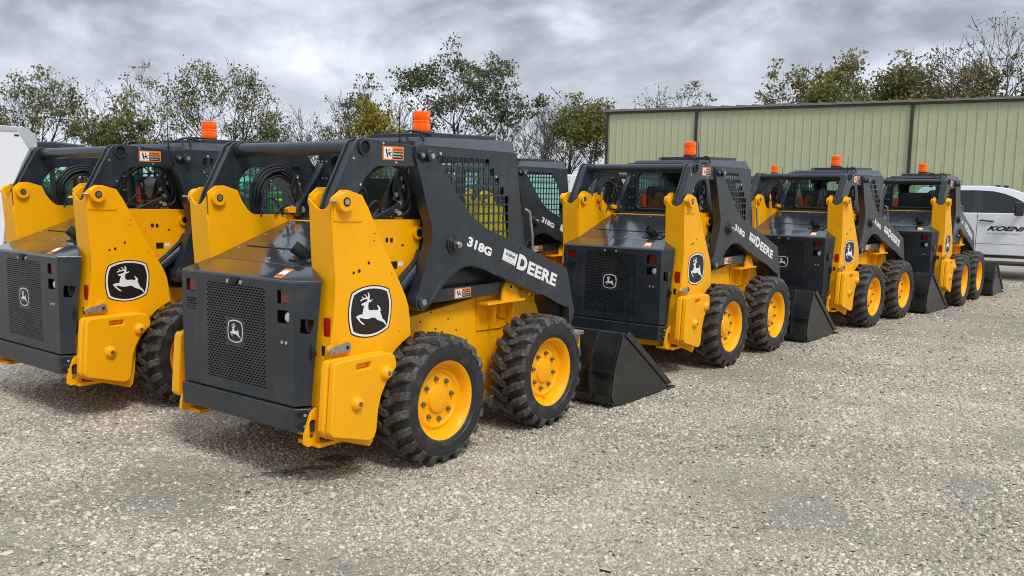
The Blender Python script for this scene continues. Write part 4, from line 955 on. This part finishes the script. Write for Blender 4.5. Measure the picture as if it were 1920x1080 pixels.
put_text(g, text_mesh('KOENIG', .045, .28, 1.0), [(.117, .965), (.90, .965), (.93, 1.06), (.147, 1.06)], lambda x, z: (x, -.004, z))
put_text(g, text_mesh('KOENIG EQUIPMENT', .0, .15, 1.25), [(.115, .895), (.72, .895), (.722, .92), (.117, .92)], lambda x, z: (x, -.004, z)); g.build('door_lettering', 'decalblack', TR, smooth=False)
for x in (1.50, -2.15):
    g = MB(); g.lathe([(.0, .02), (.24, .03), (.25, .0), (.39, -.01), (.40, .03), (.40, .24), (.2, .26), (0, .26)], 36, 0, (x, 0.02, .40)); wh = g.build('wheel', 'tyre', TR)
    g = MB(); g.lathe([(.0, -.01), (.06, -.012), (.08, .0), (.22, .002), (.245, -.008), (.25, .01)], 36, 0, (x, 0.02, .40)); g.build('rim', 'alu', wh)
for x, y in ((-.2, .4), (.2, .4), (.05, .9)): pass
g = MB()
for x, y in ((.20, .5), (.34, .62)): g.box(x, x + .09, y, y + .05, 1.815, 1.865)
g.build_each('roof_marker', 'black', TR, bevel=.01)

# ------------------------------------------------------------------ white trailers
TL = thing('enclosed_trailer', (-6.539, 12, 0), math.radians(29), 'tall white enclosed trailer cut by the left edge, beyond the leftmost loader', 'trailer')
prof = [(-6.5, .45), (-.55, .45), (-.46, .67), (-.396, 1.18), (-.306, 1.53), (-.19, 1.83), (-.074, 2.075), (.003, 2.09), (.0, 2.184), (-.023, 2.255), (-.078, 2.31), (-.171, 2.35), (-6.5, 2.35)]
g = MB(); g.prism(prof, 0, 2.1); g.build('body', 'trailer', TL, bevel=.015)
g = MB(); g.prism([(-6.5, 2.285), (-.21, 2.285), (-.21, 2.356), (-6.5, 2.356)], -.012, -.001); g.prism([(-.20, 2.356), (-.205, 2.275), (-.10, 2.075), (-.07, 2.07), (.008, 2.085), (.006, 2.19), (-.02, 2.262), (-.078, 2.316), (-.17, 2.356)], -.010, -.001); g.build('corner_trim', 'alu', TL, bevel=.004)
g = MB(); g.prism([(-.232 + .03 * math.cos(t), 2.235 + .013 * math.sin(t)) for t in [i * PI / 10 for i in range(20)]], -.008, -.001); g.build('marker_oval', 'decalblack', TL)
g = MB()
for x in (-2.6, -3.5): g.lathe([(0, -.02), (.18, -.02), (.2, -.0), (.33, -.01), (.34, .02), (.34, .2), (0, .2)], 28, 0, (x, -.03, .34))
g.build_each('wheel', 'tyre', TL)
q = at(1068, 340, 24)
T2 = thing('white_box_truck', (q.x - .35, 24, 0), -.5, 'small far white box trailer showing between two loader cabs left of the green shed', 'trailer')
g = MB(); g.box(-1.2, .45, 0, 2, .5, 2.05); g.build('body', 'trailer', T2, bevel=.04)
g = MB(); g.box(-1.15, .4, -.01, -.001, 1.85, 1.88); g.box(.30, .33, -.01, -.001, .6, 1.84); g.build_each('trim', 'alu', T2)
g = MB()
for x in (-.8, 0): g.lathe([(0, -.02), (.3, -.01), (.32, .02), (.32, .2), (0, .2)], 20, 0, (x, 0, .32))
g.build_each('wheel', 'tyre', T2)

# ------------------------------------------------------------------ far tractors
def tractor(px, Y, rz, lab, dark=False):
    q = at(px, 400, Y); R = thing('tractor', (q.x, Y, 0), rz, lab, 'tractor')
    c = 'green' if not dark else 'dark'
    g = MB(); g.prism([(0, .8), (1.9, .75), (2.0, .9), (1.95, 1.25), (1.6, 1.42), (0, 1.5)], -.38, .38); g.build('hood', c, R, bevel=.06, seg=3)
    g = MB(); g.box(.1, 1.85, -.385, -.381, 1.28, 1.33); g.build('stripe', 'yellowstripe', R)
    g = MB()
    for x in (-1.2, -.05):
        for y in (-.6, .6): g.box(x - .04, x + .04, y - .04, y + .04, 1.0, 2.3)
    g.build_each('cab_post', 'black', R)
    g = MB(); g.box(-1.35, .15, -.75, .75, 2.3, 2.45); g.build('roof', c, R, bevel=.05)
    g = MB(); g.box(-1.2, -.05, -.59, -.585, 1.05, 2.28); g.box(-1.2, -.05, .585, .59, 1.05, 2.28); g.build_each('cab_glass', 'glass', R, smooth=False)
    for x, r, yy in ((-.7, .75, .85), (1.5, .5, .75)):
        for s in (-1, 1):
            g = MB(); g.lathe([(r * .55, -.18), (r * .9, -.2), (r, -.14), (r, .14), (r * .9, .2), (r * .55, .18)], 28, 0, (x, s * yy, r), True); wo = g.build('wheel', 'tyre', R)
            g = MB(); g.lathe([(0, -.05), (r * .3, -.06), (r * .5, .0), (r * .55, -.12)], 24, 0, (x, s * yy, r)); g.build('rim', 'yellow', wo)
    g = MB(); g.box(-1.0, 1.8, -.3, .3, .45, .8); g.build('frame', 'black', R)
tractor(505, 20, .2, 'green tractor with a yellow stripe, seen through the lift arm of the nearest loader')
tractor(128, 19, .1, 'dark utility tractor glimpsed through the arm opening of the leftmost loader', True)

# ------------------------------------------------------------------ trees
def leaf_mat(name, a, b):
    m = bpy.data.materials.new(name); m.use_nodes = True; t = m.node_tree; bs = t.nodes['Principled BSDF']; bs.inputs['Roughness'].default_value = .7
    bs.inputs['Specular IOR Level'].default_value = .2
    at_ = t.nodes.new('ShaderNodeAttribute'); at_.attribute_name = 'tone'
    mx = t.nodes.new('ShaderNodeMix'); mx.data_type = 'RGBA'; mx.inputs[6].default_value = (*a, 1); mx.inputs[7].default_value = (*b, 1)
    t.links.new(at_.outputs['Fac'], mx.inputs[0]); t.links.new(mx.outputs[2], bs.inputs['Base Color'])
    tr = t.nodes.new('ShaderNodeBsdfTranslucent'); t.links.new(mx.outputs[2], tr.inputs[0]); ms_ = t.nodes.new('ShaderNodeMixShader'); ms_.inputs[0].default_value = .3
    o = t.nodes['Material Output']; t.links.new(bs.outputs[0], ms_.inputs[1]); t.links.new(tr.outputs[0], ms_.inputs[2]); t.links.new(ms_.outputs[0], o.inputs[0]); return m
LEAF = {'olive': leaf_mat('olive_leaves', (.085, .095, .025), (.26, .255, .075)), 'dark': leaf_mat('dark_leaves', (.07, .08, .04), (.20, .21, .10)),
        'gold': leaf_mat('golden_leaves', (.15, .12, .02), (.38, .29, .05)), 'brown': leaf_mat('brown_leaves', (.13, .115, .05), (.30, .25, .12)),
        'bright': leaf_mat('bright_green_leaves', (.07, .09, .02), (.17, .19, .05)), 'yellowgreen': leaf_mat('yellow_green_leaves', (.13, .12, .03), (.32, .27, .08))}
M['bark'] = mat('bark', (.055, .048, .04), .9, var=.3, vscale=2)
M['palebark'] = mat('pale_bark', (.085, .075, .064), .9, var=.25, vscale=2)
def tree(px, topy, wpx, Y, leafn, kind, seed, lab, lean=0.0, bare=False, lobe=None, nstem=1, fill=.5, low=.3, leafs=.10, shape='round', extra=0, spread=1.0, thick=1.0, own=None):
    seed = own or seed; rnd = random.Random(seed); q = at(px, 300, Y)
    topz = at(px, topy, Y).z; H = topz; R_ = wpx / F_PX * Y
    root = thing('tree', (q.x, Y, 0), 0, lab, 'tree', 'trees along the far side of the yard')
    Vs = []; Fs = []; tips = []
    def seg_tube(pts, rs, n):
        b0 = len(Vs); k = len(pts); ref = None
        for i, p in enumerate(pts):
            dd = (pts[min(i + 1, k - 1)] - pts[max(i - 1, 0)]).normalized()
            if ref is None: ref = dd.orthogonal().normalized()
            a = (ref - dd * ref.dot(dd)); a = a.normalized() if a.length > 1e-6 else dd.orthogonal().normalized(); ref = a; b = dd.cross(a)
            for j in range(n):
                t = 2 * PI * j / n; w_ = p + (a * math.cos(t) + b * math.sin(t)) * rs[i]; Vs.append((w_.x, w_.y, w_.z))
        for i in range(k - 1):
            for j in range(n): Fs.append((b0 + i * n + j, b0 + i * n + (j + 1) % n, b0 + (i + 1) * n + (j + 1) % n, b0 + (i + 1) * n + j))
    cen = Vector((lean * R_, 0, H * (low + 1) / 2)); rad = Vector((R_, R_ * .8, H * (1 - low) / 2))
    def inside(p): e = p - cen; return (e.x / rad.x) ** 2 + (e.y / rad.y) ** 2 + (e.z / rad.z) ** 2
    if bare and nstem == 3: nstem = 2
    def grow(p, dr_, L_, r, lev):
        n = 5 if lev < 2 else 4; pts = [p.copy()]; rs = [r]; cur = p.copy(); dcur = dr_.copy()
        for i in range(n):
            dcur = (dcur + Vector((rnd.gauss(0, .13), rnd.gauss(0, .13), rnd.gauss(.03, .09)))).normalized()
            cur = cur + dcur * (L_ / n); pts.append(cur.copy()); rs.append(max(.012, r * (1 - .62 * (i + 1) / n)))
            if lev > 1 and inside(cur) > 1.3: break
        seg_tube(pts, rs, 6 if lev == 0 else (4 if lev < 3 else 3))
        if lev >= 4 or (lev >= 3 and inside(cur) > 1.3):
            tips.append(cur.copy()); return
        if lev >= 2: tips.append(cur.copy())
        kids = (rnd.randint(7, 9), rnd.randint(5, 6), rnd.randint(3, 4) + extra, rnd.randint(3, 4) - (1 if bare and not extra else 0))[lev]
        for k in range(kids):
            f = (rnd.uniform(.28, 1) if lev == 0 else rnd.uniform(.25, 1)) if k else 1.0
            i = f * (len(pts) - 1); a = int(min(i, len(pts) - 2)); pp = pts[a].lerp(pts[a + 1], i - a); rr = rs[a] + (rs[a + 1] - rs[a]) * (i - a)
            dp = (pts[a + 1] - pts[a]).normalized(); ang = rnd.uniform(.35, .95) if k else rnd.uniform(.05, .3)
            az = rnd.uniform(0, 2 * PI); o1 = dp.orthogonal().normalized(); o2 = dp.cross(o1)
            nd = dp * math.cos(ang) + (o1 * math.cos(az) + o2 * math.sin(az)) * math.sin(ang); nd.z += .12; nd.normalize()
            grow(pp, nd, L_ * rnd.uniform(.5, .78), max(.014 * thick, rr * rnd.uniform(.48, .68)), lev + 1)
    for s in range(nstem):
        dr_ = Vector((lean * .35 + rnd.uniform(-.12, .12) * (nstem > 1) * 2.2, rnd.uniform(-.05, .05), 1)).normalized()
        grow(Vector((rnd.uniform(-.3, .3) * (nstem > 1), 0, -.05)), dr_, H * (.52 if shape == 'round' else .68), (H * .014 + .035) * thick, 0)
    # main limbs reach the crown top
    me = bpy.data.meshes.new('trunk'); me.from_pydata(Vs, [], Fs); me.materials.append(M['palebark' if bare else 'bark']); me.polygons.foreach_set('use_smooth', [True] * len(Fs)); me.update()
    zmax = max(v[2] for v in Vs); sz = H / zmax
    for v in me.vertices: v.co.z *= sz
    tips = [Vector((p.x, p.y, p.z * sz)) for p in tips]
    o = bpy.data.objects.new('trunk', me); col.objects.link(o); o.parent = root
    if leafn:
        rg = np.random.default_rng(seed)
        T = np.array([(p.x, p.y, p.z) for p in tips]); 
        sel = rg.random(len(T)) < fill
        # clumpy: choose a field so that whole regions are bare
        fld = np.sin(T[:, 0] * 2.1 / max(R_, 1) * 1.5 + seed) + np.sin(T[:, 2] * 1.3 + seed * 2.1) + np.sin(T[:, 1] * 1.7 + seed)
        sel &= fld > (-1.6 if fill > .6 else -.9)
        if sel.sum() < 5: sel[:] = True
        T = T[sel]; k = rg.integers(0, len(T), leafn); leafn = int(leafn * (.95 if fill < .95 else 1.3)); k = rg.integers(0, len(T), leafn); C_ = T[k] + rg.normal(0, 1, (leafn, 3)) * np.array([.22, .22, .15]) * (R_ / 5 + .5) * spread
        C_[:, 2] = np.clip(C_[:, 2], .3, H * 1.01)
        u = rg.normal(0, 1, (leafn, 3)); u /= np.linalg.norm(u, axis=1)[:, None]; v = np.cross(u, rg.normal(0, 1, (leafn, 3))); v /= np.linalg.norm(v, axis=1)[:, None]
        sz_ = (leafs * rg.uniform(.6, 1.4, leafn))[:, None]
        V = np.stack([C_ - u * sz_, C_ + v * sz_ * .5, C_ + u * sz_, C_ - v * sz_ * .5], 1).reshape(-1, 3)
        me = bpy.data.meshes.new('crown'); me.vertices.add(leafn * 4); me.vertices.foreach_set('co', V.ravel().astype(np.float32)); me.loops.add(leafn * 4); me.loops.foreach_set('vertex_index', np.arange(leafn * 4, dtype=np.int32))
        me.polygons.add(leafn); me.polygons.foreach_set('loop_start', np.arange(0, leafn * 4, 4, dtype=np.int32)); me.update(calc_edges=True)
        tone = np.clip(.5 + .28 * np.sin(k * 12.9898) + rg.normal(0, .22, leafn), 0, 1)
        a_ = me.attributes.new('tone', 'FLOAT', 'FACE'); a_.data.foreach_set('value', tone.astype(np.float32)); me.materials.append(LEAF[kind])
        o = bpy.data.objects.new('crown', me); col.objects.link(o); o.parent = root
    return root
TREES = [
 # px, top, halfwidth, dist, leaves, kind, opts, label
 (70, 126, 66, 58, 5200, 'olive', dict(fill=.8, nstem=2, low=.22), 'olive leaved twin stemmed tree standing above the white trailer'),
 (138, 188, 34, 60, 200, 'brown', dict(bare=True, nstem=3), 'thin bare sapling between the tree over the trailer and the leafy low tree'),
 (178, 205, 46, 56, 2600, 'olive', dict(fill=.9, low=.1), 'low rounded leafy tree left of the leftmost loader arm'),
 (206, 150, 40, 62, 250, 'brown', dict(bare=True, lean=-.4), 'bare leaning tree rising behind the low leafy trees at left'),
 (245, 170, 52, 57, 4600, 'olive', dict(fill=.9, low=.1), 'broad bushy tree above the leftmost loader warning label'),
 (318, 110, 58, 61, 900, 'brown', dict(fill=.35, bare=True, lean=-.35), 'tall nearly leafless tree left of the beacon of the leftmost loader'),
 (418, 104, 80, 59, 4600, 'olive', dict(fill=.5, low=.25, nstem=2), 'large half bare tree spreading above the leftmost orange beacon'),
 (470, 205, 46, 57, 2400, 'bright', dict(fill=.8, low=.05), 'low green tree just right of the leftmost beacon'),
 (520, 188, 48, 62, 300, 'brown', dict(bare=True, nstem=3, low=.1), 'bare many stemmed tree above the lift arm tube of the nearest loader'),
 (572, 194, 40, 60, 260, 'brown', dict(bare=True, nstem=3, low=.1), 'second bare many stemmed tree, right above the tube end of the nearest loader'),
 (622, 178, 34, 64, 220, 'brown', dict(bare=True, nstem=3), 'slim bare tree left of the golden bush'),
 (652, 168, 24, 60, 900, 'dark', dict(fill=.8, low=.35), 'small dark leafy tree behind the left side of the golden bush'),
 (695, 140, 38, 60, 2100, 'dark', dict(fill=.7, low=.35), 'grey green tree rising right behind the golden bush'),
 (693, 190, 50, 54, 5200, 'gold', dict(spread=1.5, fill=1, low=.05), 'dense golden leaved bush left of the nearest orange beacon'),
 (748, 172, 34, 62, 260, 'brown', dict(bare=True, nstem=2), 'bare tree between the golden bush and the nearest beacon'),
 (850, 72, 92, 60, 5200, 'dark', dict(fill=.38, low=.18, shape='tall', leafs=.125, spread=1.25), 'tallest tree, dark leaved with open branches, right of the nearest beacon'),
 (905, 105, 50, 61, 3000, 'dark', dict(fill=.75, low=.25, lean=.5, leafs=.115), 'dark leaning tree crown merging with the right side of the tallest tree'),
 (945, 185, 28, 62, 200, 'brown', dict(bare=True, nstem=2), 'small bare tree above the roof of the nearest loader cab'),
 (1000, 176, 42, 58, 160, 'brown', dict(bare=True, nstem=2, lean=.2), 'bare tree with forked limbs above the half hidden loader cab'),
 (1050, 164, 44, 60, 500, 'brown', dict(bare=True, nstem=3), 'taller bare tree right of the forked bare tree'),
 (1118, 178, 56, 55, 5600, 'olive', dict(spread=1.5, fill=.95, low=.02), 'dense dark green tree touching the left corner of the shed'),
 (1215, 160, 46, 66, 900, 'brown', dict(bare=True, nstem=3, low=.2), 'bare twiggy tree behind the left end of the shed roof'),
 (1292, 156, 44, 66, 3600, 'dark', dict(fill=.7, low=.3), 'small grey green tree showing over the left part of the shed roof'),
 (1490, 110, 62, 62, 3400, 'yellowgreen', dict(fill=.5, low=.3, leafs=.13), 'feathery yellow green tree over the middle of the shed roof'),
 (1568, 140, 56, 60, 6500, 'olive', dict(spread=1.6, leafs=.12, fill=.8, low=.3), 'mid green tree right of the feathery yellow green tree'),
 (1640, 98, 74, 62, 9500, 'brown', dict(spread=1.9, leafs=.13, fill=.8, low=.3), 'broad brownish tree over the shed roof'),
 (1716, 92, 68, 63, 9000, 'olive', dict(spread=1.9, leafs=.13, fill=.8, low=.3), 'olive tree left of the big bare tree at the right edge'),
 (1785, 115, 62, 60, 8000, 'brown', dict(spread=1.9, leafs=.13, fill=.85, low=.3), 'lower brown leaved tree at the foot of the big bare tree'),
 (1842, 30, 100, 60, 900, 'brown', dict(fill=.4, bare=True, low=.35, extra=1, thick=1.5, own=914), 'big bare tree at the right edge above the shed'),
 (1893, 108, 56, 60, 7500, 'bright', dict(spread=1.9, leafs=.13, fill=.9, low=.25), 'bright green tree cut by the right edge behind the shed'),
]
for i, (px, ty, wp, Y, ln, kd, op, lab) in enumerate(TREES): tree(px, ty, wp, Y, ln, kd, 100 + i * 7, lab, **op)
# undergrowth along the treeline: one soft mass of leaves
def leaf_mass(name, x0, x1, y0, y1, n, hfn, size, kind, lab, cat, seed):
    rg = np.random.default_rng(seed)
    x = rg.uniform(x0, x1, n); y = rg.uniform(y0, y1, n); z = rg.random(n) ** .8 * hfn(x, y)
    C_ = np.stack([x, y, z], 1) + rg.normal(0, .15, (n, 3)); C_[:, 2] = np.abs(C_[:, 2])
    u = rg.normal(0, 1, (n, 3)); u /= np.linalg.norm(u, axis=1)[:, None]; v = np.cross(u, rg.normal(0, 1, (n, 3))); v /= np.linalg.norm(v, axis=1)[:, None]
    s = (size * rg.uniform(.5, 1.3, n))[:, None]; V = np.stack([C_ - u * s, C_ + v * s * .55, C_ + u * s, C_ - v * s * .55], 1).reshape(-1, 3)
    me = bpy.data.meshes.new(name); me.vertices.add(n * 4); me.vertices.foreach_set('co', V.ravel().astype(np.float32)); me.loops.add(n * 4); me.loops.foreach_set('vertex_index', np.arange(n * 4, dtype=np.int32))
    me.polygons.add(n); me.polygons.foreach_set('loop_start', np.arange(0, n * 4, 4, dtype=np.int32)); me.update(calc_edges=True)
    tone = np.clip(.5 + .3 * np.sin(x * 1.3 + y) + rg.normal(0, .22, n), 0, 1)
    a_ = me.attributes.new('tone', 'FLOAT', 'FACE'); a_.data.foreach_set('value', tone.astype(np.float32)); me.materials.append(LEAF[kind])
    o = bpy.data.objects.new(name, me); col.objects.link(o); o['kind'] = 'stuff'; o['label'] = lab; o['category'] = cat
leaf_mass('undergrowth', -48, 12, 62, 72, 17000, lambda x, y: 1.7 + .8 * np.sin(x * .7) + .8 * np.sin(x * 1.9 + 1) + .4 * np.sin(x * 4.3), .22, 'olive', 'tangled low undergrowth at the foot of the far trees', 'undergrowth', 5)
leaf_mass('far_wood', 26, 52, 72, 84, 30000, lambda x, y: np.clip(8.6 + 1.6 * np.sin(x * .55 + 2) + .9 * np.sin(x * 1.37 + y * .5) + .5 * np.sin(x * 3.1), 2, 12) * np.clip((x - 24) / 5, .3, 1), .19, 'brown', 'brown and olive autumn wood behind the shed reading as one mass', 'wood', 9)
